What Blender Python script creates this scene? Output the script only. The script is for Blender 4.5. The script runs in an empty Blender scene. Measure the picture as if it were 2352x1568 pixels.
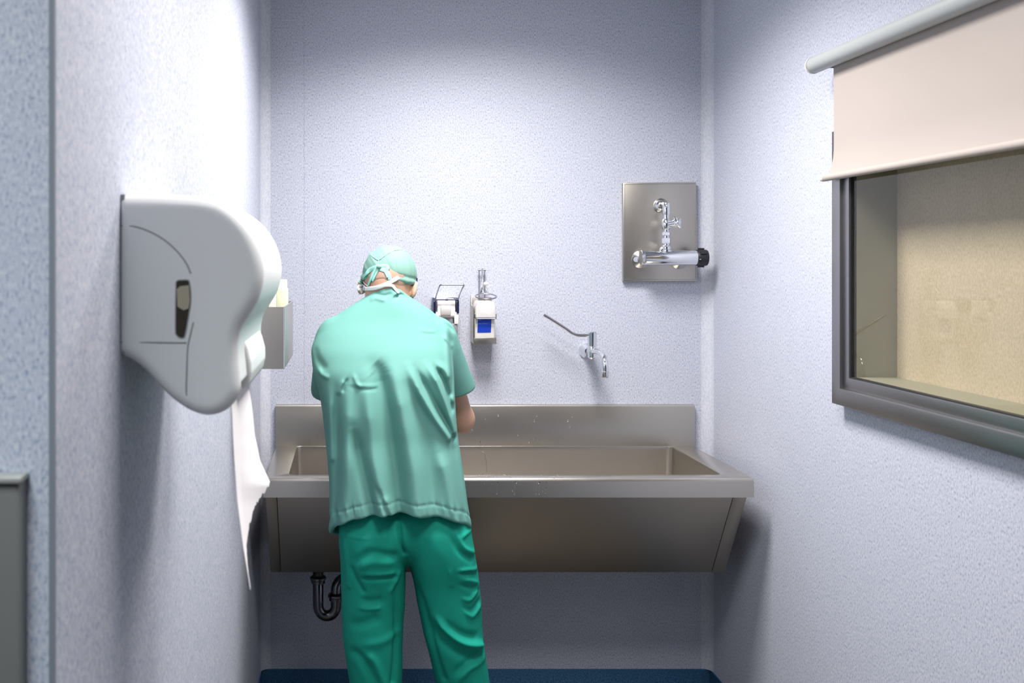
import bpy, bmesh, math, random
import numpy as np
from mathutils import Vector, Matrix
from mathutils.bvhtree import BVHTree

S = bpy.context.scene
C = S.collection
R = math.radians
PI = math.pi

# ------------------------------------------------------------------ camera
# back wall at Y = 0, room towards -Y, X to the right, Z up
CX, CY, CZ = 0.0, -3.811, 1.667
F = 35.0 / 36.0 * 2352.0
VX, VY = 805.0, 600.0
cam_d = bpy.data.cameras.new('camera')
cam = bpy.data.objects.new('camera', cam_d); C.objects.link(cam)
cam.location = (CX, CY, CZ); cam.rotation_euler = (R(90), 0, 0)
cam_d.sensor_width = 36; cam_d.lens = 35
cam_d.shift_x = (1176 - VX) / 2352.0
cam_d.shift_y = -(784 - VY) / 2352.0
cam_d.clip_start = 0.02
cam_d.dof.use_dof = True
cam_d.dof.focus_distance = 3.35
cam_d.dof.aperture_fstop = 5.6
S.camera = cam

def at(px, py, d):
    """a point of the room measured off the photograph at distance d from the camera plane"""
    return Vector(((px - VX) * d / F, d + CY, CZ - (py - VY) * d / F))

# ------------------------------------------------------------------ world, exposure
w = bpy.data.worlds.new('world'); S.world = w; w.use_nodes = True
w.node_tree.nodes['Background'].inputs[0].default_value = (0.5, 0.6, 0.8, 1)
w.node_tree.nodes['Background'].inputs[1].default_value = 0.05
S.view_settings.view_transform = 'Standard'
S.view_settings.look = 'None'
S.view_settings.exposure = 0.42
S.view_settings.gamma = 1.0
S.view_settings.use_curve_mapping = False

def lamp(name, loc, sx, sy, power, color, spread, parent=None):
    l = bpy.data.lights.new(name, 'AREA'); l.shape = 'RECTANGLE'; l.size = sx; l.size_y = sy
    l.energy = power; l.color = color; l.spread = R(spread)
    o = bpy.data.objects.new(name, l); C.objects.link(o); o.location = loc
    if parent: o.parent = parent
    return o
CEIL = 2.82
LIGHTS = [  # x, y, size x, size y, power, colour
    (0.42, -0.95, 0.56, 0.56, 31.0, (1.0, 0.95, 0.925), 140),
    (0.42, -2.10, 0.56, 0.56, 15.5, (1.0, 0.95, 0.925), 140),
    (-0.50, -3.55, 0.60, 0.90, 15.0, (0.86, 0.96, 1.0), 100),  # unseen fill lamp, added with a narrow spread for pier and towel dispenser
]

# ------------------------------------------------------------------ materials
def mat(name, col, rough=0.5, metal=0.0, spec=0.5, bump=None, sheen=0.0, trans=0.0, emit=None, aniso=0.0, sub=0.0):
    m = bpy.data.materials.new(name); m.use_nodes = True
    nt = m.node_tree; b = nt.nodes['Principled BSDF']
    b.inputs['Base Color'].default_value = (*col, 1)
    b.inputs['Roughness'].default_value = rough
    b.inputs['Metallic'].default_value = metal
    b.inputs['Specular IOR Level'].default_value = spec
    b.inputs['Sheen Weight'].default_value = sheen
    b.inputs['Transmission Weight'].default_value = trans
    b.inputs['Anisotropic'].default_value = aniso
    if sub:
        b.inputs['Subsurface Weight'].default_value = sub
        b.inputs['Subsurface Radius'].default_value = (0.01, 0.004, 0.002)
    if bump:
        sc, st, dist = bump
        tc = nt.nodes.new('ShaderNodeTexCoord'); mp = nt.nodes.new('ShaderNodeMapping')
        mp.inputs['Scale'].default_value = sc if hasattr(sc, '__len__') else (sc, sc, sc)
        n = nt.nodes.new('ShaderNodeTexNoise'); n.inputs['Scale'].default_value = 1.0; n.inputs['Detail'].default_value = 3
        bp = nt.nodes.new('ShaderNodeBump'); bp.inputs['Strength'].default_value = st; bp.inputs['Distance'].default_value = dist
        L = nt.links.new
        L(tc.outputs['Object'], mp.inputs[0]); L(mp.outputs[0], n.inputs['Vector']); L(n.outputs[0], bp.inputs['Height']); L(bp.outputs[0], b.inputs['Normal'])
    return m

def speckle(name, stops, scale, rough=0.6, spec=0.3, blotch=0.06):
    """flecked vinyl: a constant ramp of close tones over a fine stretched noise"""
    m = bpy.data.materials.new(name); m.use_nodes = True
    nt = m.node_tree; b = nt.nodes['Principled BSDF']; L = nt.links.new
    tc = nt.nodes.new('ShaderNodeTexCoord'); mp = nt.nodes.new('ShaderNodeMapping'); mp.inputs['Scale'].default_value = scale
    n = nt.nodes.new('ShaderNodeTexNoise'); n.inputs['Scale'].default_value = 1.0; n.inputs['Detail'].default_value = 2.0; n.inputs['Roughness'].default_value = 0.6
    cr = nt.nodes.new('ShaderNodeValToRGB')
    el = cr.color_ramp.elements
    while len(el) > 1: el.remove(el[-1])
    for i, (p, c) in enumerate(stops):
        e = el[0] if i == 0 else el.new(p)
        e.position = p; e.color = (*c, 1)
    n2 = nt.nodes.new('ShaderNodeTexNoise'); n2.inputs['Scale'].default_value = 14.0; n2.inputs['Detail'].default_value = 3
    mr = nt.nodes.new('ShaderNodeMapRange'); mr.inputs[3].default_value = 1 - blotch; mr.inputs[4].default_value = 1 + blotch
    mx = nt.nodes.new('ShaderNodeMix'); mx.data_type = 'RGBA'; mx.blend_type = 'MULTIPLY'; mx.inputs[0].default_value = 1
    L(tc.outputs['Object'], mp.inputs[0]); L(mp.outputs[0], n.inputs['Vector']); L(n.outputs[0], cr.inputs[0])
    L(tc.outputs['Object'], n2.inputs['Vector']); L(n2.outputs[0], mr.inputs[0])
    L(cr.outputs[0], mx.inputs[6]); L(mr.outputs[0], mx.inputs[7]); L(mx.outputs[2], b.inputs['Base Color'])
    b.inputs['Roughness'].default_value = rough; b.inputs['Specular IOR Level'].default_value = spec
    return m

def steel(name, col, rough, axis=0, var=0.05):
    """brushed stainless sheet: fine streaks along one axis, cloudy roughness"""
    m = bpy.data.materials.new(name); m.use_nodes = True
    nt = m.node_tree; b = nt.nodes['Principled BSDF']; L = nt.links.new
    tc = nt.nodes.new('ShaderNodeTexCoord'); mp = nt.nodes.new('ShaderNodeMapping')
    sc = [420.0, 420.0, 420.0]; sc[axis] = 4.0
    mp.inputs['Scale'].default_value = sc
    n = nt.nodes.new('ShaderNodeTexNoise'); n.inputs['Scale'].default_value = 1.0; n.inputs['Detail'].default_value = 2
    n2 = nt.nodes.new('ShaderNodeTexNoise'); n2.inputs['Scale'].default_value = 5.0; n2.inputs['Detail'].default_value = 3
    mr = nt.nodes.new('ShaderNodeMapRange'); mr.inputs[1].default_value = .3; mr.inputs[2].default_value = .7
    mr.inputs[3].default_value = rough - var * .5; mr.inputs[4].default_value = rough + var * .5
    ad = nt.nodes.new('ShaderNodeMath'); ad.operation = 'MULTIPLY_ADD'; ad.inputs[1].default_value = .35; 
    L(tc.outputs['Object'], mp.inputs[0]); L(mp.outputs[0], n.inputs['Vector'])
    L(tc.outputs['Object'], n2.inputs['Vector']); L(n.outputs[0], ad.inputs[0]); L(n2.outputs[0], ad.inputs[2]); L(ad.outputs[0], mr.inputs[0]); L(mr.outputs[0], b.inputs['Roughness'])
    mr.inputs[1].default_value = .45; mr.inputs[2].default_value = .9
    b.inputs['Base Color'].default_value = (*col, 1); b.inputs['Metallic'].default_value = 1.0
    return m

M = {}
WV = [(0.0, (.21, .25, .355)), (.36, (.30, .345, .455)), (.43, (.46, .492, .58)), (.57, (.517, .538, .615)), (.62, (.60, .608, .67)), (1.0, (.68, .685, .735))]
M['vinyl'] = speckle('wall vinyl', WV, (270, 270, 140), blotch=.035)
M['ground'] = speckle('grey floor vinyl', [(0, (.05, .047, .04)), (.4, (.085, .079, .068)), (.5, (.103, .096, .084)), (.64, (.14, .13, .116))], (260, 260, 260), 0.4)
M['floor'] = speckle('floor vinyl', [(0, (.018, .055, .11)), (.36, (.03, .09, .18)), (.5, (.058, .165, .31)), (.62, (.065, .185, .34)), (.68, (.15, .25, .38))], (260, 260, 260), 0.35)
M['beige'] = speckle('beige vinyl', [(0, (.50, .44, .35)), (.4, (.63, .56, .46)), (.5, (.69, .615, .51)), (.62, (.75, .67, .56))], (230, 230, 120), .6)
M['reveal'] = mat('grey green reveal', (.36, .37, .32), .5)
M['white_paint'] = mat('white ceiling', (.6, .61, .63), .8)
M['cove'] = speckle('corner cove vinyl', [(0, (.40, .435, .52)), (.42, (.51, .54, .62)), (.5, (.56, .585, .655)), (.64, (.625, .635, .685))], (230, 230, 110), .55)
M['steel'] = steel('brushed stainless', (.53, .50, .45), .30, 0)
M['steel_v'] = steel('brushed stainless upright', (.52, .49, .44), .34, 2)
M['steel_reflection_dark'] = steel('reflection-darkened apron steel', (.37, .33, .285), .42, 0)  # steel darkened and warmed in colour to carry the dim floor reflection
M['steel_dark'] = steel('window frame steel', (.36, .355, .36), .34, 1)
M['chrome'] = mat('chrome', (.80, .82, .84), .07, 1.0)
M['chrome_shaded'] = mat('shade-darkened drain chrome', (.15, .155, .165), .16, 1.0)  # chrome darkened so the shade under the sink sits in its colour
M['satin'] = mat('satin chrome tube', (.74, .74, .75), .2, 1.0)
M['wire'] = mat('steel wire', (.36, .36, .40), .28, 1.0)
M['rubber'] = mat('black rubber', (.012, .013, .016), .45)
M['bead'] = mat('corner bead shadow grey', (.20, .225, .26), .6)  # dark grey paints in the shadow line along the pier edge
M['seam'] = mat('dark seam', (.02, .02, .02), .7)
M['white_plastic'] = mat('white glossy plastic', (.80, .815, .81), .34, spec=.5)
M['plastic_gap'] = mat('plastic joint', (.30, .32, .32), .6)
M['smoke'] = mat('smoked window', (.05, .042, .03), .18, spec=.5)
M['roll'] = mat('paper roll', (.42, .38, .28), .8)
M['paper'] = mat('paper towel', (.84, .82, .83), .9, bump=(500, .3, .0005))
M['blind_tube'] = mat('blind tube grey', (.36, .385, .385), .45)
M['blind_end'] = mat('blind end white', (.80, .78, .76), .4)
M['blind_fabric'] = mat('blind fabric', (.40, .355, .325), .85, bump=((600, 600, 600), .2, .0004))
M['cabinet'] = mat('grey cabinet metal', (.15, .15, .143), .45)
M['cabinet_edge'] = mat('grey cabinet rim', (.30, .30, .28), .4)
M['bottle'] = mat('milky bottle', (.68, .66, .63), .35)
M['cap_white'] = mat('white pump cap', (.80, .78, .77), .35)
M['label_blue'] = mat('blue label', (.005, .045, .46), .4)
M['label_line'] = mat('pale label print', (.25, .36, .75), .5)
M['navy'] = mat('navy plastic', (.008, .012, .07), .35)
M['grey_plastic'] = mat('grey plastic', (.23, .25, .26), .4)
M['pack'] = mat('white brush pack', (.80, .79, .74), .5)
M['pack_green'] = mat('pale green pack', (.70, .74, .50), .5)
M['skin'] = mat('skin', (.50, .295, .205), .5, bump=(300, .15, .0006), sub=.12)
M['hair'] = mat('short grey brown hair', (.37, .235, .17), .7, bump=((500, 500, 500), .6, .001))
M['eye'] = mat('eye white', (.8, .8, .8), .2)
M['shirt'] = mat('mint scrub cloth', (.125, .315, .277), .78, spec=.25, bump=(700, .25, .0004))
M['trousers'] = mat('green scrub cloth', (.004, .25, .18), .75, spec=.2, bump=(700, .25, .0004))
M['cap'] = mat('mint surgical cap', (.185, .345, .29), .8, spec=.2, bump=(900, .3, .0004))
M['tie'] = mat('pale mint tie', (.26, .60, .51), .8)
M['mask'] = mat('mask white', (.80, .79, .80), .8)
M['clog'] = mat('white clog', (.7, .72, .72), .4)
M['water'] = mat('water drop', (.9, .9, .9), .05, trans=1.0)

def make_glass():
    m = bpy.data.materials.new('window glass'); m.use_nodes = True
    nt = m.node_tree; nt.nodes.clear(); L = nt.links.new
    out = nt.nodes.new('ShaderNodeOutputMaterial'); mix = nt.nodes.new('ShaderNodeMixShader')
    tr = nt.nodes.new('ShaderNodeBsdfTransparent'); tr.inputs[0].default_value = (.88, .87, .825, 1)
    gl = nt.nodes.new('ShaderNodeBsdfGlossy'); gl.inputs['Roughness'].default_value = 0.02
    fr = nt.nodes.new('ShaderNodeFresnel'); fr.inputs[0].default_value = 1.45
    ge = nt.nodes.new('ShaderNodeNewGeometry'); ml = nt.nodes.new('ShaderNodeMath'); ml.operation = 'MULTIPLY_ADD'; ml.inputs[1].default_value = -1; ml.inputs[2].default_value = 1
    m2 = nt.nodes.new('ShaderNodeMath'); m2.operation = 'MULTIPLY'
    L(ge.outputs['Backfacing'], ml.inputs[0]); L(fr.outputs[0], m2.inputs[0]); L(ml.outputs[0], m2.inputs[1])
    L(m2.outputs[0], mix.inputs[0]); L(tr.outputs[0], mix.inputs[1]); L(gl.outputs[0], mix.inputs[2]); L(mix.outputs[0], out.inputs[0])
    return m
M['glass'] = make_glass()

def emissive(name, col, strength):
    m = bpy.data.materials.new(name); m.use_nodes = True
    b = m.node_tree.nodes['Principled BSDF']
    b.inputs['Base Color'].default_value = (.8, .8, .8, 1)
    b.inputs['Emission Color'].default_value = (*col, 1); b.inputs['Emission Strength'].default_value = strength
    return m
M['diffuser'] = emissive('lamp diffuser', (1, .98, .96), 3.0)

# ------------------------------------------------------------------ helpers
def link(name, me, material, parent=None, smooth=False, angle=None):
    o = bpy.data.objects.new(name, me); C.objects.link(o)
    if material: me.materials.append(material)
    if smooth or angle is not None:
        me.polygons.foreach_set('use_smooth', np.ones(len(me.polygons), bool))
        if angle is not None: me.set_sharp_from_angle(angle=R(angle))
    if parent is not None: o.parent = parent; o.matrix_parent_inverse = Matrix.Translation(-parent.location) if parent.type == 'EMPTY' and parent.parent is None else Matrix.Identity(4)
    return o

def obj(name, bm, material, parent=None, smooth=False, angle=None, bevel=0.0, seg=2):
    if bevel:
        bmesh.ops.bevel(bm, geom=[e for e in bm.edges], offset=bevel, segments=seg, profile=.5, affect='EDGES', clamp_overlap=True)
    bmesh.ops.recalc_face_normals(bm, faces=bm.faces)
    me = bpy.data.meshes.new(name); bm.to_mesh(me); bm.free()
    if bevel and angle is None: angle = 40
    return link(name, me, material, parent, smooth, angle)

def thing(name, label, cat, loc=(0, 0, 0), group=None):
    o = bpy.data.objects.new(name, None); C.objects.link(o); o.location = loc
    o.empty_display_size = .05
    return tag(o, label, cat, group)

def tag(o, label, cat, group=None):
    o['label'] = label; o['category'] = cat
    if group: o['group'] = group
    return o

def struct(o): o['kind'] = 'structure'; return o

def box(bm, x0, x1, y0, y1, z0, z1):
    v = [bm.verts.new(p) for p in ((x0, y0, z0), (x1, y0, z0), (x1, y1, z0), (x0, y1, z0), (x0, y0, z1), (x1, y0, z1), (x1, y1, z1), (x0, y1, z1))]
    for f in ((0, 3, 2, 1), (4, 5, 6, 7), (0, 1, 5, 4), (1, 2, 6, 5), (2, 3, 7, 6), (3, 0, 4, 7)): bm.faces.new([v[i] for i in f])
    return v

def bx(*a):
    bm = bmesh.new(); box(bm, *a); return bm

def smooth_path(pts, n=8):
    pts = [Vector(p) for p in pts]
    if len(pts) < 3: return pts
    out = []
    P = [pts[0] * 2 - pts[1]] + pts + [pts[-1] * 2 - pts[-2]]
    for i in range(1, len(P) - 2):
        p0, p1, p2, p3 = P[i - 1:i + 3]
        for k in range(n):
            t = k / n
            out.append(.5 * ((2 * p1) + (p2 - p0) * t + (2 * p0 - 5 * p1 + 4 * p2 - p3) * t * t + (3 * p1 - p0 - 3 * p2 + p3) * t ** 3))
    out.append(pts[-1])
    return out

def tube(bm, pts, r, seg=14, closed=False, caps=True, flat=None, up=None):
    """sweep a circle (or an ellipse: flat = second radius) along points; r may be a list"""
    pts = [Vector(p) for p in pts]; n = len(pts)
    rr = list(r) if hasattr(r, '__len__') else [r] * n
    rings = []; prev = None
    for i in range(n):
        if closed: t = (pts[(i + 1) % n] - pts[i - 1])
        else: t = pts[min(i + 1, n - 1)] - pts[max(i - 1, 0)]
        t.normalize()
        if up is not None:
            a = Vector(up[i] if hasattr(up[0], '__len__') else up)
        else:
            a = prev if prev is not None else (Vector((0, 0, 1)) if abs(t.z) < .9 else Vector((1, 0, 0)))
        a = (a - t * a.dot(t)).normalized(); prev = a; b = t.cross(a)
        r2 = rr[i] if flat is None else flat
        rings.append([bm.verts.new(pts[i] + b * math.cos(2 * PI * k / seg) * rr[i] + a * math.sin(2 * PI * k / seg) * r2) for k in range(seg)])
    m = n if closed else n - 1
    for i in range(m):
        A, B = rings[i], rings[(i + 1) % n]
        for k in range(seg): bm.faces.new((A[k], A[(k + 1) % seg], B[(k + 1) % seg], B[k]))
    if caps and not closed:
        bm.faces.new(rings[0][::-1]); bm.faces.new(rings[-1])
    return bm

def lathe(bm, profile, org, axis, seg=28):
    """profile of (distance along axis, radius)"""
    axis = Vector(axis).normalized(); org = Vector(org)
    a = Vector((0, 0, 1)) if abs(axis.z) < .9 else Vector((1, 0, 0))
    a = (a - axis * a.dot(axis)).normalized(); b = axis.cross(a)
    rings = []
    for h, r in profile:
        rings.append([bm.verts.new(org + axis * h + (a * math.cos(2 * PI * k / seg) + b * math.sin(2 * PI * k / seg)) * max(r, 1e-5)) for k in range(seg)])
    for A, B in zip(rings, rings[1:]):
        for k in range(seg): bm.faces.new((A[k], A[(k + 1) % seg], B[(k + 1) % seg], B[k]))
    bm.faces.new(rings[0][::-1]); bm.faces.new(rings[-1])
    return bm

def prism(bm, poly, axis, a, b):
    """extrude a polygon of 2-D points along an axis: 'x' (y,z), 'y' (x,z), 'z' (x,y)"""
    def p(u, v, h): return {'x': (h, u, v), 'y': (u, h, v), 'z': (u, v, h)}[axis]
    A = [bm.verts.new(p(u, v, a)) for u, v in poly]; B = [bm.verts.new(p(u, v, b)) for u, v in poly]
    n = len(poly)
    for i in range(n): bm.faces.new((A[i], A[(i + 1) % n], B[(i + 1) % n], B[i]))
    bm.faces.new(A[::-1]); bm.faces.new(B)
    return bm

def ribbon(bm, pts, nrm, width, thick, n=6):
    """flat band along a smoothed path; nrm gives the outward normal at each input point"""
    sp = smooth_path(pts, n); sn = smooth_path(nrm, n)
    tube(bm, sp, width / 2, seg=8, flat=thick / 2, up=[tuple(v) for v in sn])
    return bm

# ------------------------------------------------------------------ implicit surfaces
class Field:
    def __init__(self, lo, hi, h):
        self.lo = np.array(lo, float); self.h = h
        self.n = np.maximum(np.ceil((np.array(hi) - self.lo) / h).astype(int) + 1, 4)
        self.ax = [self.lo[i] + np.arange(self.n[i]) * h for i in range(3)]
        self.f = np.full(self.n, 1.0, np.float32)
    def sub(self, lo, hi):
        s = []
        for i in range(3):
            a = int(np.clip((lo[i] - self.lo[i]) / self.h, 0, self.n[i])); b = int(np.clip(math.ceil((hi[i] - self.lo[i]) / self.h) + 1, 0, self.n[i]))
            s.append(slice(a, b))
        s = tuple(s)
        return s, self.ax[0][s[0]][:, None, None], self.ax[1][s[1]][None, :, None], self.ax[2][s[2]][None, None, :]
    def merge(self, s, d, k, cut=False):
        a = self.f[s]; d = d.astype(np.float32)
        if cut:
            d = -d
            hh = np.clip(.5 - .5 * (a - d) / max(k, 1e-6), 0, 1)   # smooth max
            self.f[s] = a * (1 - hh) + d * hh + k * hh * (1 - hh)
            return
        hh = np.clip(.5 + .5 * (d - a) / max(k, 1e-6), 0, 1)
        self.f[s] = d * (1 - hh) + a * hh - k * hh * (1 - hh)
    def cone(self, a, b, r1, r2, k=.02, cut=False, sx=1.0):
        a = np.array(a, float); b = np.array(b, float); m = max(r1, r2) + k * 1.5 + .03
        s, x, y, z = self.sub(np.minimum(a, b) - m, np.maximum(a, b) + m)
        ab = b - a; L2 = max(ab @ ab, 1e-9)
        t = np.clip(((x - a[0]) * ab[0] + (y - a[1]) * ab[1] + (z - a[2]) * ab[2]) / L2, 0, 1)
        d = np.sqrt((x - a[0] - t * ab[0]) ** 2 + (y - a[1] - t * ab[1]) ** 2 + (z - a[2] - t * ab[2]) ** 2) - (r1 + (r2 - r1) * t)
        self.merge(s, d, k, cut)
    def ell(self, c, r, k=.02, rot=None, cut=False):
        c = np.array(c, float); r = np.array(r, float); m = r.max() + k * 1.5 + .03
        s, x, y, z = self.sub(c - m, c + m)
        p = [x - c[0], y - c[1], z - c[2]]
        if rot is not None:
            q = rot.transposed() if hasattr(rot, 'transposed') else rot.T
            p = [p[0] * q[i][0] + p[1] * q[i][1] + p[2] * q[i][2] for i in range(3)]
        k0 = np.sqrt((p[0] / r[0]) ** 2 + (p[1] / r[1]) ** 2 + (p[2] / r[2]) ** 2)
        k1 = np.sqrt((p[0] / r[0] ** 2) ** 2 + (p[1] / r[1] ** 2) ** 2 + (p[2] / r[2] ** 2) ** 2) + 1e-9
        self.merge(s, k0 * (k0 - 1) / k1, k, cut)

def surface(fld, smooth=1):
    f = fld.f
    ins = f < 0
    n = f.shape
    cs = np.zeros((n[0] - 1, n[1] - 1, n[2] - 1), np.int8)
    corners = [(i, j, k) for i in (0, 1) for j in (0, 1) for k in (0, 1)]
    for i, j, k in corners: cs += ins[i:n[0] - 1 + i, j:n[1] - 1 + j, k:n[2] - 1 + k]
    act = np.argwhere((cs > 0) & (cs < 8))
    vals = {c: f[act[:, 0] + c[0], act[:, 1] + c[1], act[:, 2] + c[2]].astype(float) for c in corners}
    pos = np.zeros((len(act), 3)); cnt = np.zeros(len(act))
    for c in corners:
        for a in range(3):
            if c[a] == 0:
                e = list(c); e[a] = 1; e = tuple(e)
                v0, v1 = vals[c], vals[e]; m = (v0 < 0) != (v1 < 0)
                t = np.where(m, v0 / np.where(m, v0 - v1, 1), 0)
                p = np.array(c, float)[None, :].repeat(len(act), 0); p[:, a] += t
                pos += p * m[:, None]; cnt += m
    pos = fld.lo + (act + pos / cnt[:, None]) * fld.h
    idx = np.full(cs.shape, -1, np.int64); idx[act[:, 0], act[:, 1], act[:, 2]] = np.arange(len(act))
    quads = []
    for a in range(3):
        b, c = (a + 1) % 3, (a + 2) % 3
        sl0 = [slice(None)] * 3; sl1 = [slice(None)] * 3
        sl0[a] = slice(0, n[a] - 1); sl1[a] = slice(1, n[a])
        m = ins[tuple(sl0)] != ins[tuple(sl1)]
        e = np.argwhere(m)
        e = e[(e[:, b] > 0) & (e[:, c] > 0) & (e[:, b] < n[b] - 1) & (e[:, c] < n[c] - 1)]
        flip = ins[e[:, 0], e[:, 1], e[:, 2]]
        def cell(db, dc):
            q = e.copy(); q[:, b] += db; q[:, c] += dc
            return idx[q[:, 0], q[:, 1], q[:, 2]]
        q = np.stack([cell(-1, -1), cell(0, -1), cell(0, 0), cell(-1, 0)], 1)
        q[~flip] = q[~flip][:, ::-1]
        quads.append(q)
    quads = np.concatenate(quads)
    quads = quads[(quads >= 0).all(1)]
    for _ in range(smooth): pos = relax(pos, quads, .5)
    return pos, quads

def relax(pos, quads, lam):
    e = np.concatenate([quads[:, [0, 1]], quads[:, [1, 2]], quads[:, [2, 3]], quads[:, [3, 0]]])
    n = len(pos); deg = np.bincount(e.ravel(), minlength=n)
    acc = np.stack([np.bincount(e[:, 0], pos[e[:, 1], i], n) + np.bincount(e[:, 1], pos[e[:, 0], i], n) for i in range(3)], 1)
    return pos * (1 - lam) + lam * acc / np.maximum(deg, 1)[:, None]

def vnormals(pos, quads):
    a = pos[quads[:, 2]] - pos[quads[:, 0]]; b = pos[quads[:, 3]] - pos[quads[:, 1]]
    fn = np.cross(a, b); n = len(pos)
    vn = np.stack([sum(np.bincount(quads[:, j], fn[:, i], n) for j in range(4)) for i in range(3)], 1)
    return vn / np.maximum(np.linalg.norm(vn, axis=1), 1e-12)[:, None]

def mesh_np(name, pos, quads, origin=None):
    me = bpy.data.meshes.new(name)
    if origin is not None: pos = pos - np.array(origin)
    me.vertices.add(len(pos)); me.vertices.foreach_set('co', pos.astype(np.float32).ravel())
    me.loops.add(quads.size); me.loops.foreach_set('vertex_index', quads.astype(np.int32).ravel())
    me.polygons.add(len(quads)); me.polygons.foreach_set('loop_start', np.arange(0, quads.size, 4, dtype=np.int32))
    me.update(calc_edges=True); me.validate()
    return me

def ridges(px, pz, lines):
    """sum of gaussian ridges along polylines in an (x, z) plane"""
    out = np.zeros(len(px))
    for pts, amp, wid in lines:
        pts = [Vector((p[0], 0, p[1])) for p in pts]
        sp = smooth_path(pts, 5) if len(pts) > 2 else pts
        best = np.full(len(px), 9.0); tt = np.zeros(len(px)); m = len(sp) - 1
        for i in range(m):
            ax, az = sp[i].x, sp[i].z; dx, dz = sp[i + 1].x - ax, sp[i + 1].z - az
            t = np.clip(((px - ax) * dx + (pz - az) * dz) / max(dx * dx + dz * dz, 1e-9), 0, 1)
            d = np.hypot(px - ax - t * dx, pz - az - t * dz)
            k = d < best; best[k] = d[k]; tt[k] = (i + t[k]) / m
        fade = np.clip(np.minimum(tt * 4, 1), 0, 1) * .85 + .15
        out += amp * fade * np.exp(-(best / wid) ** 2)
    return out

def noise1(x, seed, octs=3):
    rs = np.random.RandomState(seed); out = np.zeros_like(x)
    for o in range(octs):
        for _ in range(3):
            out += np.sin(x * (2 ** o) * rs.uniform(.7, 1.4) + rs.uniform(0, 6.28)) / (2 ** o) / 3
    return out

# ------------------------------------------------------------------ the room
XL, XR = -0.342, 1.378
YP = -2.667            # the left wall ends here, at the face of a pier
YB = -5.9
XF = -1.9
WY0, WY1 = -2.40, -1.109      # window opening along the right wall
WZ0, WZ1 = 1.350, 1.950
struct(obj('wall_back', bx(-.5, 1.6, 0, .12, 0, CEIL), M['vinyl']))
struct(obj('wall_left', bx(XF, XL, YP, .12, 0, CEIL), M['vinyl']))
bm = bmesh.new()
box(bm, XR, XR + .3, WY1, .12, 0, CEIL); box(bm, XR, XR + .3, YB, WY0, 0, CEIL)
box(bm, XR, XR + .3, WY0, WY1, 0, WZ0); box(bm, XR, XR + .3, WY0, WY1, WZ1, CEIL)
struct(obj('wall_right', bm, M['vinyl']))
struct(obj('wall_rear', bx(XF, XR + .3, YB - .12, YB, 0, CEIL), M['vinyl']))
struct(obj('wall_far_left', bx(XF - .12, XF, YB - .12, YP, 0, CEIL), M['vinyl']))
struct(obj('floor', bx(XF - .1, XR + .3, YB - .1, .12, -.1, 0), M['ground']))
struct(obj('ceiling', bx(XF - .1, XR + .3, YB - .1, .12, CEIL, CEIL + .1), M['white_paint']))

def skirting(name, path):
    """coved vinyl skirting swept along the foot of a wall: (x, y, inward nx, ny) points"""
    prof = [(0.0, .108), (.004, .108), (.005, .05), (.010, .028), (.022, .010), (.04, .002), (.04, 0), (0, 0)]
    bm = bmesh.new(); rings = []
    for x, y, nx, ny in path:
        rings.append([bm.verts.new((x + nx * u, y + ny * u, v)) for u, v in prof])
    n = len(prof)
    for A, B in zip(rings, rings[1:]):
        for k in range(n): bm.faces.new((A[k], A[(k + 1) % n], B[(k + 1) % n], B[k]))
    bm.faces.new(rings[0][::-1]); bm.faces.new(rings[-1])
    return struct(obj(name, bm, M['floor'], angle=50))
skirting('baseboard_back', [(XL, 0, 1, -1), (XR, 0, -1, -1)])
skirting('baseboard_right', [(XR, 0, -1, -1), (XR, YB, -1, 0)])
skirting('baseboard_left', [(XL, 0, 1, -1), (XL, YP, 1, -1)])
skirting('baseboard_pier', [(XL, YP, 1, -1), (XF, YP, 0, -1)])

def cove(name, x, y, sx, sy, r=.036):
    poly = [(x, y)] + [(x + sx * (r - r * math.sin(t)), y + sy * (r - r * math.cos(t))) for t in np.linspace(0, PI / 2, 7)]
    bm = bmesh.new(); prism(bm, poly, 'z', .108, CEIL)
    return struct(obj(name, bm, M['cove'], angle=40))
cove('trim_1', XR, 0, -1, -1); cove('trim_2', XL, 0, 1, -1)
bm = bx(-.1765, -.1735, -.0012, .001, .11, CEIL); struct(obj('trim_3', bm, M['vinyl']))
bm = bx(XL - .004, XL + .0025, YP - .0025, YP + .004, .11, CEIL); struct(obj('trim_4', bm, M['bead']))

# ceiling lamps
for i, (lx, ly, sx, sy, pw, col, spd) in enumerate(LIGHTS):
    t = thing('ceiling_light', ['flat square ceiling light panel above the scrub sink', 'flat square ceiling light panel in front of the window', 'flat oblong ceiling light panel added out of view to light the pier'][i], 'ceiling light', (lx, ly, CEIL), 'ceiling light panels')
    bm = bmesh.new(); f = .03
    for a in ((-sx / 2 - f, -sx / 2, -sy / 2 - f, sy / 2 + f), (sx / 2, sx / 2 + f, -sy / 2 - f, sy / 2 + f), (-sx / 2, sx / 2, -sy / 2 - f, -sy / 2), (-sx / 2, sx / 2, sy / 2, sy / 2 + f)):
        box(bm, lx + a[0], lx + a[1], ly + a[2], ly + a[3], CEIL - .03, CEIL)
    obj('frame', bm, M['white_plastic'], t)
    obj('diffuser', bx(lx - sx / 2, lx + sx / 2, ly - sy / 2, ly + sy / 2, CEIL - .018, CEIL - .001), M['diffuser'], t)
    lo = lamp('lamp', (0, 0, -.024), sx * .98, sy * .98, pw, col, spd, t)

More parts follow.
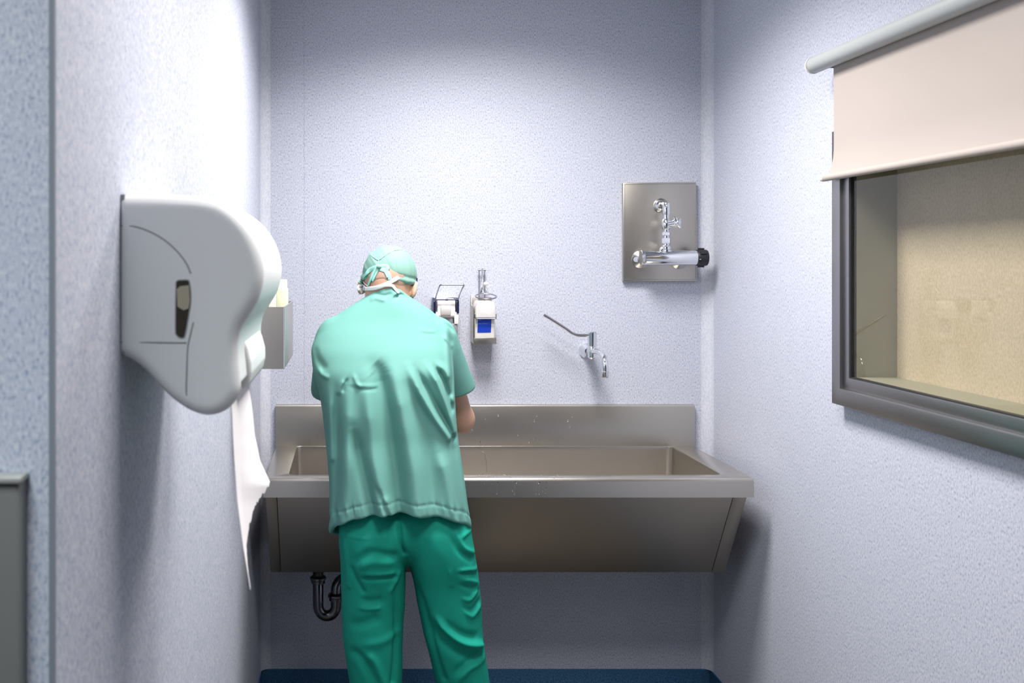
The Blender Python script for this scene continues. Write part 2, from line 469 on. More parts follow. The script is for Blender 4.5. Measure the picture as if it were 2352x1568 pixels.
# ------------------------------------------------------------------ window in the right wall
win = bpy.data.objects.new('window_1', None); C.objects.link(win); struct(win)
def ring_frame(x0, x1, y0, y1, z0, z1, wd):
    bm = bmesh.new()
    box(bm, x0, x1, y0, y0 + wd, z0, z1); box(bm, x0, x1, y1 - wd, y1, z0, z1)
    box(bm, x0, x1, y0 + wd, y1 - wd, z0, z0 + wd); box(bm, x0, x1, y0 + wd, y1 - wd, z1 - wd, z1)
    return bm
def mitred(x_in, x_out, y0, y1, z0, z1, wd, name, m, r=.003):
    """one mitred frame with softened front edges"""
    bm = bmesh.new()
    secs = [(x_out, 0), (x_in + r, 0), (x_in + r * .3, r * .3), (x_in, r), (x_in, wd - r), (x_in + r * .3, wd - r * .3), (x_in + r, wd), (x_out, wd)]
    rings = []
    for cy, cz, sy, sz in ((y0, z0, 1, 1), (y1, z0, -1, 1), (y1, z1, -1, -1), (y0, z1, 1, -1)):
        rings.append([bm.verts.new((x, cy + sy * u, cz + sz * u)) for x, u in secs])
    n = len(secs)
    for i in range(4):
        A, B = rings[i], rings[(i + 1) % 4]
        for k in range(n): bm.faces.new((A[k], A[(k + 1) % n], B[(k + 1) % n], B[k]))
    return obj(name, bm, m, win, angle=35)
mitred(1.343, XR + .001, WY0 - .079, WY1 + .079, WZ0 - .079, WZ1 + .079, .047, 'window_frame', M['steel_dark'], .004)
mitred(1.352, 1.379, WY0 - .032, WY1 + .032, WZ0 - .032, WZ1 + .032, .032, 'glazing_bead', M['steel_dark'], .002)
mitred(1.356, 1.370, WY0 - .0005, WY1 + .0005, WZ0 - .0005, WZ1 + .0005, .004, 'gasket', M['rubber'], .001)
obj('glass', bx(1.3605, 1.3665, WY0 + .001, WY1 - .001, WZ0 + .001, WZ1 - .001), M['glass'], win)
bm = ring_frame(1.372, 1.482, WY0 - .001, WY1 + .001, WZ0 - .001, WZ1 + .001, .004)
obj('reveal', bm, M['reveal'], win)
struct(obj('wall_beyond', bx(1.482, 1.50, WY0 - .02, WY1 + .02, WZ0 - .02, WZ1 + .02), M['beige']))

# ------------------------------------------------------------------ roller blind over the window
YE = -.985            # far end of the tube
YN = -2.62
bl = thing('roller_blind', 'beige roller blind with grey tube half lowered over the window', 'roller blind', (1.31, YE, 2.222))
bm = bmesh.new(); rr = .0235
prof = [(0, rr * .55), (.004, rr * .8), (.010, rr * .95), (.016, rr), (abs(YN - YE), rr)]
lathe(bm, prof, (1.313, YE, 2.222), (0, -1, 0), 32); obj('tube', bm, M['blind_tube'], bl, angle=50)
bm = bmesh.new(); lathe(bm, [(-.012, rr * .35), (-.009, rr * .8), (-.002, rr * 1.0), (.005, rr * 1.02)], (1.313, YE, 2.222), (0, -1, 0), 28)
obj('end_cap', bm, M['blind_end'], bl, angle=50)
obj('bracket', bx(1.322, XR, YE - .062, YE - .050, 2.205, 2.236), M['rubber'], bl, bevel=.002)
bm = bmesh.new(); ny, nz = 24, 18; grid = []
for i in range(ny + 1):
    row = []
    for j in range(nz + 1):
        v = j / nz; z = 2.222 - v * (2.222 - 1.900)
        y0 = YE - .078 + .016 * max(0, (v - .82) / .18) ** 1.5
        y = y0 + (YN + .05 - y0) * i / ny
        x = 1.3335 - .010 * max(0, (v - .75) / .25) ** 1.5 + .0012 * math.sin(i * .9 + v * 2) * v
        row.append((x, y, z))
    grid.append(row)
def sheet(bm, grid, off):
    A = [[bm.verts.new(p) for p in r] for r in grid]; B = [[bm.verts.new(Vector(p) + Vector(off)) for p in r] for r in grid]
    a, b = len(grid), len(grid[0])
    for i in range(a - 1):
        for j in range(b - 1):
            bm.faces.new((A[i][j], A[i + 1][j], A[i + 1][j + 1], A[i][j + 1])); bm.faces.new((B[i][j + 1], B[i + 1][j + 1], B[i + 1][j], B[i][j]))
    for i in range(a - 1):
        bm.faces.new((A[i + 1][0], A[i][0], B[i][0], B[i + 1][0])); bm.faces.new((A[i][-1], A[i + 1][-1], B[i + 1][-1], B[i][-1]))
    for j in range(b - 1):
        bm.faces.new((A[0][j], A[0][j + 1], B[0][j + 1], B[0][j])); bm.faces.new((A[-1][j + 1], A[-1][j], B[-1][j], B[-1][j + 1]))
sheet(bm, grid, (.0012, 0, 0)); obj('fabric', bm, M['blind_fabric'], bl, angle=40)
bm = bmesh.new(); lathe(bm, [(0, .0085), (.001, .0095), (abs(YN - YE) - .03, .0095)], (1.3235, YE - .05, 1.899), (0, -1, 0), 20)
bar = obj('bottom_bar', bm, M['blind_fabric'], bl, angle=50)
bm = bmesh.new(); lathe(bm, [(0, .004), (.004, .0085), (.010, .0095), (.014, .0085), (.017, .0065), (.024, .0065)], (1.3235, YE - .028, 1.899), (0, -1, 0), 20)
obj('end_knob', bm, M['blind_end'], bar, angle=50)

# ------------------------------------------------------------------ scrub sink
sx0, sx1 = -.285, 1.3115
YF = -.579
ZR = .9645
sk = thing('scrub_sink', 'long brushed steel scrub sink trough fixed to the wall', 'sink', (.51, 0, .58))
bx0, bx1, by0, by1 = -.203, 1.223, -.528, -.022     # basin opening
bm = bmesh.new()
prism(bm, [(-.0008, ZR - .005), (-.020, ZR - .005), (-.020, 1.113), (-.017, 1.119), (-.004, 1.121), (-.0008, 1.121)], 'x', sx0, sx1)
obj('backsplash', bm, M['steel'], sk, angle=30)
# rim: a rounded rectangular opening in a folded top
def rrect(x0, x1, y0, y1, r, n=6):
    out = []
    for cx, cy, a0 in ((x1 - r, y1 - r, 0), (x0 + r, y1 - r, 90), (x0 + r, y0 + r, 180), (x1 - r, y0 + r, 270)):
        for k in range(n + 1):
            t = R(a0 + 90 * k / n); out.append((cx + r * math.cos(t), cy + r * math.sin(t)))
    return out
inner = rrect(bx0, bx1, by0, by1, .022)
def outer_for(p, x0, x1, y0, y1):
    cx, cy = (bx0 + bx1) / 2, (by0 + by1) / 2
    return p
n_in = len(inner)
bm = bmesh.new()
outer = rrect(sx0, sx1, YF, -.001, .004, 6)
def loop(pts, z): return [bm.verts.new((x, y, z)) for x, y in pts]
def bridge(A, B):
    for k in range(len(A)): bm.faces.new((A[k], A[(k + 1) % len(A)], B[(k + 1) % len(A)], B[k]))
def inset(pts, d, x0=sx0, x1=sx1, y0=YF, y1=-.001): return rrect(x0 + d, x1 - d, y0 + d, y1, .004, 6)
Lp = [loop(rrect(sx0 + .03, sx1 - .03, YF + .03, -.001, .004, 6), ZR - .064), loop(rrect(sx0, sx1, YF, -.001, .004, 6), ZR - .064),
      loop(rrect(sx0, sx1, YF, -.001, .004, 6), ZR - .014), loop(inset(outer, .0015), ZR - .007), loop(inset(outer, .005), ZR - .002),
      loop(inset(outer, .011), ZR), loop(rrect(bx0 - .004, bx1 + .004, by0 - .004, by1 + .004, .026), ZR), loop(rrect(bx0 - .001, bx1 + .001, by0 - .001, by1 + .001, .023), ZR - .0015),
      loop(inner, ZR - .005), loop(inner, ZR - .02)]
for A, B in zip(Lp, Lp[1:]): bridge(A, B)
obj('rim', bm, M['steel'], sk, angle=35)
bm = bmesh.new()
def bl_(dx, dyf, z, r):
    return [bm.verts.new((x, y, z)) for x, y in rrect(bx0 + dx, bx1 - dx, by0 + dyf, by1 - .0 - dx * .2, r)]
Lp = [bl_(0, 0, ZR - .018, .022), bl_(.006, .10, ZR - .22, .022), bl_(.014, .115, ZR - .25, .03), bl_(.04, .14, ZR - .265, .03)]
for A, B in zip(Lp, Lp[1:]):
    for k in range(len(A)): bm.faces.new((A[k], A[(k + 1) % len(A)], B[(k + 1) % len(A)], B[k]))
bm.faces.new(Lp[-1])
obj('basin', bm, M['steel_v'], sk, angle=50)
# tapered apron: end cheeks and an access panel with a thin dark joint
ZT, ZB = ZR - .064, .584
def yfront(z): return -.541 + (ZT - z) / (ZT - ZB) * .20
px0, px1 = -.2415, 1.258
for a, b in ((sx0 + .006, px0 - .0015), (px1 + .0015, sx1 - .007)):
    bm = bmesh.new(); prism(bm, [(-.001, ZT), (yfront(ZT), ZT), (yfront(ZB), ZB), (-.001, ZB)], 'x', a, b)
    obj('side_cheek', bm, M['steel_reflection_dark'], sk, bevel=.0015)
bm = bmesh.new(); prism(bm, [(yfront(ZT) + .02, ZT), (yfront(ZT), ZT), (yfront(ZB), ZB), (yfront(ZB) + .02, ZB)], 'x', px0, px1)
obj('front_panel', bm, M['steel_reflection_dark'], sk, bevel=.001)
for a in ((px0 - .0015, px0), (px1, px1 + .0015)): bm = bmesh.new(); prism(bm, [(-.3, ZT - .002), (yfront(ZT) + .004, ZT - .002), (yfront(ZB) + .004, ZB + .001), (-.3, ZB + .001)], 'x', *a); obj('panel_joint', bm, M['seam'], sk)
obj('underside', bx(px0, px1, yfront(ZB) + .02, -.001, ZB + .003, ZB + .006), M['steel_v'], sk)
# drain trap under the trough
tr_ = bpy.data.objects.new('drain_trap', None)
yt = -.20; xa, xb = -.117, -.052; rt = .0195
bm = bmesh.new()
pts = [(xa, yt, ZB + .01), (xa, yt, .42)] + [((xa + xb) / 2 - (xb - xa) / 2 * math.cos(t), yt, .42 - .038 * math.sin(t)) for t in np.linspace(0.15, PI - .15, 12)] + [(xb, yt, .42), (xb, yt, .475)]
pts += [(xb + .04 - .04 * math.cos(t), yt + .012 * t, .475 + .04 * math.sin(t)) for t in np.linspace(.2, PI / 2, 8)] + [(xb + .07, yt + .06, .518), (xb + .07, -.002, .518)]
tube(bm, pts, rt, 20); trap = obj('drain_trap', bm, M['chrome_shaded'], sk, smooth=True)
for (x, z) in ((xa, .515), (xb, .452)):
    bm = bmesh.new(); lathe(bm, [(-.014, .0205), (-.013, .026), (-.003, .0265), (0, .030), (.008, .030), (.011, .026), (.015, .021)], (x, yt, z), (0, 0, 1), 12)
    obj('slip_nut', bm, M['chrome_shaded'], trap, angle=30)
# dried water runs and drops on the steel: each a shallow bead of water lying on the metal
random.seed(5)
bm = bmesh.new()
def drop(x, y, z, n, s, e=1.6):
    m = Matrix.Translation(Vector((x, y, z)) + Vector(n) * (s * .35 + .0003)) @ (Vector((0, 0, 1)).rotation_difference(Vector(n)).to_matrix().to_4x4()) @ Matrix.Diagonal((s, s * e, s * .35, 1))
    bmesh.ops.create_icosphere(bm, subdivisions=2, radius=1, matrix=m)
for k in range(12): drop(random.uniform(.45, .85), -.0205, random.uniform(.975, 1.09), (0, -1, 0), random.uniform(.0012, .0026))
for k in range(22): drop(random.uniform(.42, .70), random.uniform(-.575, -.532), ZR, (0, 0, 1), random.uniform(.0016, .0034), 1.2)
for k in range(8): drop(random.uniform(.42, .68), YF, random.uniform(.915, .95), (0, -1, 0), random.uniform(.0013, .0024))
def run(pts): tube(bm, smooth_path(pts, 4), .0011, 6)
run([at(1103, 1013, 3.781), at(1106, 1034, 3.781), at(1113, 1042, 3.781), at(1117, 1062, 3.781), at(1118, 1084, 3.781)])
for x in (1142, 1144, 1183, 1233, 1240, 1255):
    p = at(x, 1106, 3.232); run([(p.x, YF - .0014, p.z), (p.x - .001, YF - .0014, p.z - .02), (p.x - .003, YF - .0014, p.z - .042)])
wd = obj('water_drops', bm, M['water'], None, smooth=True); wd['kind'] = 'stuff'
tag(wd, 'water drops and runs on the steel sink beside the man', 'water drops')

# ------------------------------------------------------------------ wall tap with long elbow lever
def rosette(bm, x, z, y=0.0, r=.0275, h=.026):
    lathe(bm, [(0, r), (.003, r), (.006, r * .97), (h * .8, r * .52), (h, r * .48), (h + .004, r * .46)], (x, y, z), (0, -1, 0), 28)
tx, tz = .905, 1.326
tap = thing('wall_tap', 'chrome wall tap with long elbow lever and bent spout above the sink', 'tap', (tx, 0, tz))
bm = bmesh.new(); rosette(bm, tx - .002, tz, r=.030, h=.03); obj('wall_rosette', bm, M['chrome'], tap, angle=30)
bm = bmesh.new(); lathe(bm, [(.02, .013), (.07, .013)], (tx, 0, tz), (0, -1, 0), 20)
lathe(bm, [(-.026, .010), (-.020, .0165), (.016, .0165), (.020, .0145), (.026, .0145)], (tx, -.084, tz + .002), (0, 0, 1), 28)
obj('valve_body', bm, M['chrome'], tap, angle=35)
bm = bmesh.new(); lathe(bm, [(.022, .0155), (.024, .0172), (.074, .0172), (.077, .0150)], (tx, -.084, tz), (0, 0, 1), 28)
hub = obj('lever_hub', bm, M['chrome'], tap, angle=35)
yl = -.088
def lv(px, py): p = at(px, py, CY * -1 + yl); return (p.x, yl, p.z)
bm = bmesh.new(); tube(bm, smooth_path([lv(1352, 770), lv(1336, 770), lv(1324, 769), lv(1314, 765), lv(1300, 755), lv(1275, 739), lv(1249, 723)], 6), .0056, 14)
obj('elbow_lever', bm, M['wire'], tap, smooth=True, angle=60)
bm = bmesh.new()
tube(bm, smooth_path([(tx, -.09, tz + .004), (tx, -.15, tz + .010), (tx, -.215, tz + .008), (tx, -.255, tz - .004), (tx, -.272, tz - .027), (tx, -.275, tz - .05)], 8), .0105, 18)
sp = obj('spout', bm, M['chrome'], tap, smooth=True, angle=60)
bm = bmesh.new(); lathe(bm, [(0, .0115), (.002, .0128), (.020, .0128), (.022, .0108)], (tx, -.275, tz - .071), (0, 0, 1), 24)
obj('aerator', bm, M['satin'], sp, angle=35)

# ------------------------------------------------------------------ mixer on a steel plate
px_, pz_ = 1.178, 1.78
mx = thing('shower_mixer', 'chrome thermostatic mixer with black knob on square steel wall plate', 'mixer', (px_, 0, 1.78))
bm = bmesh.new(); prism(bm, [(1.038, 1.5905), (1.320, 1.5920), (1.3165, 1.9690), (1.0375, 1.9660)], 'y', -.022, -.0005)
obj('wall_plate', bm, M['steel_v'], mx, bevel=.003)
bm = bmesh.new()
tube(bm, [(1.0435, -.0225, 1.598), (1.0435, -.0225, 1.960), (1.311, -.0225, 1.963), (1.3145, -.0225, 1.598)], .0007, 6, closed=True)
obj('plate_fold', bm, M['steel_dark'], mx)
yb = -.093
for (x, z) in ((1.103, 1.674), (1.250, 1.671)):
    bm = bmesh.new(); rosette(bm, x, z, -.022, .034, .03); obj('wall_rosette', bm, M['chrome'], mx, angle=30)
    bm = bmesh.new(); lathe(bm, [(.045, .0135), (.058, .0135), (.058, .018), (.075, .018)], (x, 0, 1.680), (0, -1, 0), 6); obj('union_nut', bm, M['chrome'], mx, angle=20)
bm = bmesh.new(); lathe(bm, [(0, .020), (.002, .0265), (.008, .0275), (.200, .0275), (.202, .026)], (1.0895, yb, 1.6805), (1, 0, 0), 36)
body_ = obj('mixer_body', bm, M['chrome'], mx, angle=35)
bm = bmesh.new(); lathe(bm, [(0, .026), (.002, .028), (.010, .028), (.012, .026)], (1.0835, yb, 1.6805), (1, 0, 0), 36)
obj('body_collar', bm, M['satin'], body_, angle=35)
bm = bmesh.new(); lathe(bm, [(0, .0285), (.004, .0305), (.036, .0305), (.040, .0285), (.041, .020)], (1.2905, yb, 1.6805), (1, 0, 0), 36)
for k in range(6):
    a = 2 * PI * k / 6 + PI / 2
    m4 = Matrix.Translation((1.309, yb, 1.6805)) @ Matrix.Rotation(a, 4, 'X') @ Matrix.Translation((0, .031, 0)) @ Matrix.Diagonal((.022, .010, .008, 1))
    bmesh.ops.create_cube(bm, size=1, matrix=m4)
obj('control_knob', bm, M['rubber'], mx, angle=35)
bm = bmesh.new(); bmesh.ops.create_cube(bm, size=1, matrix=Matrix.Translation((1.296, yb - .0296, 1.6745)) @ Matrix.Diagonal((.005, .003, .0016, 1)))
obj('knob_mark', bm, M['cap_white'], mx)
bm = bmesh.new(); rosette(bm, 1.181, 1.879, -.022, .028, .024); obj('wall_rosette', bm, M['chrome'], mx, angle=30)
yv = -.090
bm = bmesh.new()
tube(bm, smooth_path([(1.181, -.04, 1.881), (1.181, -.070, 1.881), (1.181, -.086, 1.874), (1.181, yv, 1.858), (1.181, yv, 1.84)], 6), .0115, 18)
lathe(bm, [(-.03, .0125), (-.027, .0138), (.012, .0138), (.014, .0125)], (1.181, yv, 1.871), (0, 0, 1), 22)
lathe(bm, [(0, .0115), (.052, .0115)], (1.181, yv, 1.795), (0, 0, 1), 20)
lathe(bm, [(0, .0105), (.10, .0105)], (1.181, yv, 1.70), (0, 0, 1), 20)
obj('riser_pipe', bm, M['chrome'], mx, smooth=True, angle=40)
bm = bmesh.new(); bmesh.ops.create_uvsphere(bm, u_segments=22, v_segments=14, radius=1, matrix=Matrix.Translation((1.181, yv, 1.805)) @ Matrix.Diagonal((.0185, .0185, .026, 1)))
lathe(bm, [(.0, .013), (.034, .0125), (.036, .015), (.042, .015)], (1.181, yv, 1.805), (.62, -.75, .12), 20)
lathe(bm, [(-.022, .0135), (-.020, .0155), (-.010, .0155), (-.008, .013)], (1.181, yv, 1.785), (0, 0, 1), 6)
vb = obj('stop_valve', bm, M['chrome'], mx, smooth=True, angle=40)
bm = bmesh.new(); ax = Vector((.62, -.75, .12)).normalized(); hc = Vector((1.181, yv, 1.805)) + ax * .047
u = ax.cross(Vector((0, 0, 1))).normalized(); v = ax.cross(u)
for k in range(2):
    a = u * math.cos(.6 + k * PI / 2) + v * math.sin(.6 + k * PI / 2)
    tube(bm, [hc - a * .024, hc - a * .019, hc, hc + a * .019, hc + a * .024], [.004, .0058, .0075, .0058, .004], 12)
lathe(bm, [(-.008, .010), (.006, .0115), (.010, .008)], hc, ax, 18)
obj('cross_handle', bm, M['chrome'], vb, smooth=True, angle=50)
bm = bmesh.new(); lathe(bm, [(0, .015), (.003, .0165), (.018, .0165), (.021, .015)], (1.181, yv, 1.733), (0, 0, 1), 6)
lathe(bm, [(0, .0165), (.010, .0165), (.014, .013)], (1.181, yv, 1.712), (0, 0, 1), 20)
obj('union_nut', bm, M['chrome'], mx, angle=25)
bm = bmesh.new(); lathe(bm, [(0, .020), (.006, .020), (.010, .013), (.018, .012)], (1.181, yb, 1.703), (0, 0, 1), 20); obj('outlet_boss', bm, M['chrome'], mx, angle=35)
bm = bmesh.new(); lathe(bm, [(0, .006), (.006, .0085), (.018, .0085), (.021, .006)], (1.155, yb - .004, 1.705), (.7, -.2, .65), 14); obj('diverter_button', bm, M['satin'], body_, smooth=True, angle=40)

# ------------------------------------------------------------------ soap dispenser with blue label
sxm = .5005
sd = thing('soap_dispenser', 'steel soap dispenser with blue label and wire lever ring', 'soap dispenser', (sxm, 0, 1.36))
bm = bmesh.new(); box(bm, sxm - .040, sxm + .040, -.004, -.0005, 1.372, 1.530); box(bm, sxm - .041, sxm - .0385, -.085, -.0005, 1.362, 1.500)
prism(bm, [(-.0005, 1.375), (-.0005, 1.540), (-.018, 1.540), (-.03, 1.50), (-.03, 1.375)], 'x', sxm - .0412, sxm - .0385)
obj('back_plate', bm, M['steel_v'], sd, bevel=.0008)
bm = bmesh.new(); box(bm, sxm - .041, sxm + .0425, -.106, -.001, 1.360, 1.3625); box(bm, sxm - .041, sxm + .0425, -.108, -.1055, 1.360, 1.3825); box(bm, sxm + .040, sxm + .0425, -.106, -.001, 1.3625, 1.3825)
obj('drip_tray', bm, M['steel'], sd, bevel=.0007)
bm = bmesh.new(); box(bm, sxm - .036, sxm + .039, -.092, -.006, 1.365, 1.46)
bmesh.ops.translate(bm, verts=bm.verts, vec=(0, 0, 0)); obj('bottle', bm, M['bottle'], sd, bevel=.008, seg=4)
bm = bmesh.new(); prism(bm, [(sxm - .036, 1.455), (sxm + .040, 1.455), (sxm + .040, 1.495), (sxm + .032, 1.518), (sxm - .027, 1.518), (sxm - .036, 1.495)], 'y', -.112, -.006)
obj('pump_cap', bm, M['cap_white'], sd, bevel=.006, seg=3)
bm = bmesh.new(); tube(bm, smooth_path([(sxm - .037, -.112, 1.475), (sxm - .036, -.114, 1.457), (sxm - .025, -.114, 1.454), (sxm + .03, -.114, 1.454), (sxm + .04, -.114, 1.457), (sxm + .041, -.112, 1.475)], 4), .0018, 8)
obj('cap_wire', bm, M['wire'], sd, smooth=True)
bm = bmesh.new(); prism(bm, [(sxm - .0265, 1.401), (sxm + .024, 1.402), (sxm + .026, 1.453), (sxm - .0245, 1.453)], 'y', -.0935, -.0915); lb = obj('label', bm, M['label_blue'], sd)
bm = bmesh.new()
for z, a, b in ((1.4485, -.023, -.010), (1.4465, -.023, -.013), (1.437, -.023, .022), (1.433, -.023, -.012), (1.4345, -.009, .010)): box(bm, sxm + a, sxm + b, -.0940, -.0936, z, z + .0006)
obj('label_print', bm, M['label_line'], lb)
bm = bmesh.new()
for dx in (-.0105, .0105): tube(bm, [(sxm + dx + .0, -.020, 1.515), (sxm + dx, -.020, 1.639)], .0019, 10)
for dx in (-.0105, .0105):
    lathe(bm, [(-.0045, .0042), (.0045, .0042)], (sxm + dx, -.020, 1.634), (1, 0, 0), 10)
tube(bm, [(sxm - .017, -.020, 1.634), (sxm + .017, -.020, 1.634)], .0017, 8)
obj('guide_rods', bm, M['wire'], sd, smooth=True, angle=50)
bm = bmesh.new(); tube(bm, smooth_path([(sxm + .001, -.021, 1.640), (sxm + .001, -.026, 1.60), (sxm - .002, -.035, 1.575), (sxm - .001, -.05, 1.555), (sxm + .002, -.075, 1.545)], 6), .0032, 10)
lathe(bm, [(-.014, .006), (0, .0085), (.018, .0075), (.022, .004)], (sxm - .003, -.038, 1.556), (0, -.1, 1), 14)
tube(bm, smooth_path([(sxm + .010, -.03, 1.575), (sxm + .014, -.05, 1.568), (sxm + .012, -.062, 1.553), (sxm + .004, -.07, 1.546)], 5), .0024, 8)
obj('lever_arm', bm, M['satin'], sd, smooth=True, angle=50)
bm = bmesh.new(); rc = Vector((sxm + .002, -.118, 1.537)); e1 = Vector((1, 0, 0)); e2 = Vector((0, -.96, -.20)).normalized()
tube(bm, [rc + e1 * .0385 * math.cos(t) + e2 * .040 * math.sin(t) for t in np.linspace(0, 2 * PI, 33)[:-1]], .0026, 10, closed=True)
obj('lever_ring', bm, M['wire'], sd, smooth=True)
bm = bmesh.new(); bmesh.ops.create_uvsphere(bm, u_segments=16, v_segments=10, radius=1, matrix=Matrix.Translation((sxm + .014, -.03, 1.582)) @ Matrix.Diagonal((.010, .009, .0075, 1)))
obj('pivot_cap', bm, M['cap_white'], sd, smooth=True)

# ------------------------------------------------------------------ second dispenser, partly behind the man's shoulder
ex = .360
ed = thing('elbow_dispenser', 'white and navy disinfectant dispenser with wire elbow lever by his shoulder', 'soap dispenser', (ex, 0, 1.36))
bm = bmesh.new(); box(bm, ex - .046, ex + .046, -.008, -.0005, 1.355, 1.530)
obj('back_plate', bm, M['satin'], ed, bevel=.002)
bm = bmesh.new(); prism(bm, [(-.006, 1.455), (-.070, 1.455), (-.078, 1.462), (-.074, 1.515), (-.062, 1.526), (-.006, 1.526)], 'x', ex - .034, ex + .034)
obj('housing', bm, M['cap_white'], ed, bevel=.004)
bm = bmesh.new(); prism(bm, [(-.04, 1.500), (-.088, 1.500), (-.094, 1.494), (-.085, 1.464), (-.04, 1.464)], 'x', ex - .022, ex + .016)
obj('pump_head', bm, M['cap_white'], ed, bevel=.005)
for s in (-1, 1):
    bm = bmesh.new(); prism(bm, [(-.004, 1.480), (-.086, 1.472), (-.089, 1.516), (-.078, 1.529), (-.004, 1.529)], 'x', ex + s * .0435 - .006, ex + s * .0435 + .003)
    obj('side_arm', bm, M['navy'], ed, bevel=.002)
    bm = bmesh.new(); box(bm, ex + s * .037 - .008, ex + s * .037 + .008, -.082, -.006, 1.432, 1.476); obj('side_cheek', bm, M['cap_white'], ed, bevel=.002)
obj('bottle', bx(ex - .040, ex + .042, -.078, -.008, 1.362, 1.434), M['grey_plastic'], ed, bevel=.006, seg=3)
obj('pump_neck', bx(ex - .016, ex + .026, -.070, -.010, 1.430, 1.462), M['grey_plastic'], ed, bevel=.004)
bm = bmesh.new()
w1 = [(ex - .0425, -.084, 1.520), (ex - .0425, -.12, 1.538), (ex - .042, -.19, 1.560), (ex - .040, -.235, 1.578), (ex - .034, -.246, 1.583), (ex, -.247, 1.583), (ex + .034, -.247, 1.583), (ex + .046, -.246, 1.582), (ex + .044, -.225, 1.572), (ex + .0425, -.19, 1.560), (ex + .0425, -.12, 1.538), (ex + .0425, -.084, 1.520)]
tube(bm, smooth_path(w1, 5), .0026, 10)
obj('elbow_lever', bm, M['wire'], ed, smooth=True)
bm = bmesh.new(); tube(bm, [(ex - .044, -.088, 1.5235), (ex + .044, -.088, 1.5235)], .0026, 10); lathe(bm, [(-.005, .0036), (.005, .0036)], (ex, -.088, 1.5235), (1, 0, 0), 10)
obj('lever_axle', bm, M['navy'], ed, smooth=True, angle=40)

# ------------------------------------------------------------------ steel holder on the left wall with brush packs
hx, hz0, hz1 = -.190, 1.358, 1.536
hy0, hy1 = -.952, -.519
hb = thing('glove_holder', 'open steel holder box on the wall beyond the towel dispenser', 'holder', (XL, (hy0 + hy1) / 2, hz0))
bm = bmesh.new(); t_ = .0025
box(bm, XL + .0005, hx, hy0, hy1, hz0, hz0 + t_); box(bm, XL + .0005, XL + .003, hy0, hy1, hz0 + t_, hz1)
box(bm, hx - t_, hx, hy0, hy1, hz0 + t_, hz1); box(bm, XL + .003, hx - t_, hy0, hy0 + t_, hz0 + t_, hz1); box(bm, XL + .003, hx - t_, hy1 - t_, hy1, hz0 + t_, hz1)
obj('box', bm, M['steel_v'], hb)
bm = bmesh.new(); tube(bm, [(hx, hy0, hz0 + .002), (hx, hy0, hz1)], .0022, 8); tube(bm, [(hx, hy0, hz1), (hx, hy1, hz1)], .0016, 8); obj('folded_edge', bm, M['satin'], hb)
rnd = random.Random(3)
packs = [(-.245, -.600, .105, 'white brush pack standing tallest in the steel holder', 0), (-.285, -.66, .07, 'white brush pack behind the towel dispenser edge in the holder', 0),
         (-.213, -.70, .048, 'pale green pack lying low at the front lip of the holder', 1), (-.225, -.565, .072, 'small white pack at the far end of the steel holder', 0)]
for x, y, up, lab, g in packs:
    bm = bmesh.new(); hw = .017
    box(bm, -hw, hw, -.030, .030, 0, hz1 + up - hz0 - .003)
    o = obj('brush_pack', bm, M['pack_green' if g else 'pack'], None, bevel=.004, seg=2)
    o.location = (x, y, hz0 + .003); tag(o, lab, 'brush pack', 'packs in the steel holder')

# ------------------------------------------------------------------ grey metal cabinet on the pier
cb = thing('metal_cabinet', 'grey metal cabinet on the near pier, its upper corner in view', 'cabinet', (-.55, YP, .95))
obj('body', bx(-.78, -.371, YP - .030, YP - .0005, .62, 1.419), M['cabinet'], cb, bevel=.004)
bm = bmesh.new(); box(bm, -.785, -.3685, YP - .034, YP - .001, 1.4185, 1.4255)
obj('top_rim', bm, M['cabinet_edge'], cb, bevel=.002)

# ------------------------------------------------------------------ towel dispenser on the left wall
DN = 1.476                          # near face, distance from the camera plane
YD0 = DN + CY; YD1 = YD0 + .415
def dp(px, py): p = at(px, py, DN); return (p.x, p.z)
prof = [(262, 446), (330, 445), (420, 447), (470, 451), (508, 463), (545, 490), (575, 527), (595, 570), (604, 612), (603, 650), (592, 688), (572, 722), (553, 752), (545, 785), (545, 820), (549, 860), (550, 895), (540, 922), (520, 943), (496, 954), (468, 957), (432, 945), (392, 918), (358, 884), (330, 852), (298, 828), (262, 812)]
poly = [dp(*p) for p in prof]
sm = smooth_path([Vector((a, 0, b)) for a, b in poly], 4); poly = [(v.x, v.z) for v in sm]
def poly_sdf(px, pz, poly):
    d = np.full(px.shape, 1e9); s = np.ones(px.shape)
    n = len(poly)
    for i in range(n):
        ax, az = poly[i]; bx_, bz = poly[i - 1]
        ex_, ez = bx_ - ax, bz - az; wx, wz = px - ax, pz - az
        t = np.clip((wx * ex_ + wz * ez) / max(ex_ * ex_ + ez * ez, 1e-12), 0, 1)
        d = np.minimum(d, (wx - ex_ * t) ** 2 + (wz - ez * t) ** 2)
        c1 = pz >= az; c2 = pz < bz; c3 = ex_ * wz > ez * wx
        s = np.where((c1 & c2 & c3) | (~c1 & ~c2 & ~c3), -s, s)
    return s * np.sqrt(d)
fd = Field((XL - .03, YD0 - .01, 1.30), (-.10, YD1 + .012, 1.78), .0028)
PX, PZ = np.meshgrid(fd.ax[0], fd.ax[2], indexing='ij')
d2 = poly_sdf(PX, PZ, poly)[:, None, :]
ym = (YD0 + YD1) / 2; hy = (YD1 - YD0) / 2; rd = .020
wyy = (np.abs(fd.ax[1] - ym) - hy)[None, :, None] + rd; wxx = d2 + rd
fd.f = (np.minimum(np.maximum(wxx, wyy), 0) + np.sqrt(np.maximum(wxx, 0) ** 2 + np.maximum(wyy, 0) ** 2) - rd).astype(np.float32)
fd.f = np.maximum(fd.f, (XL + .0006 - fd.ax[0])[:, None, None]).astype(np.float32)
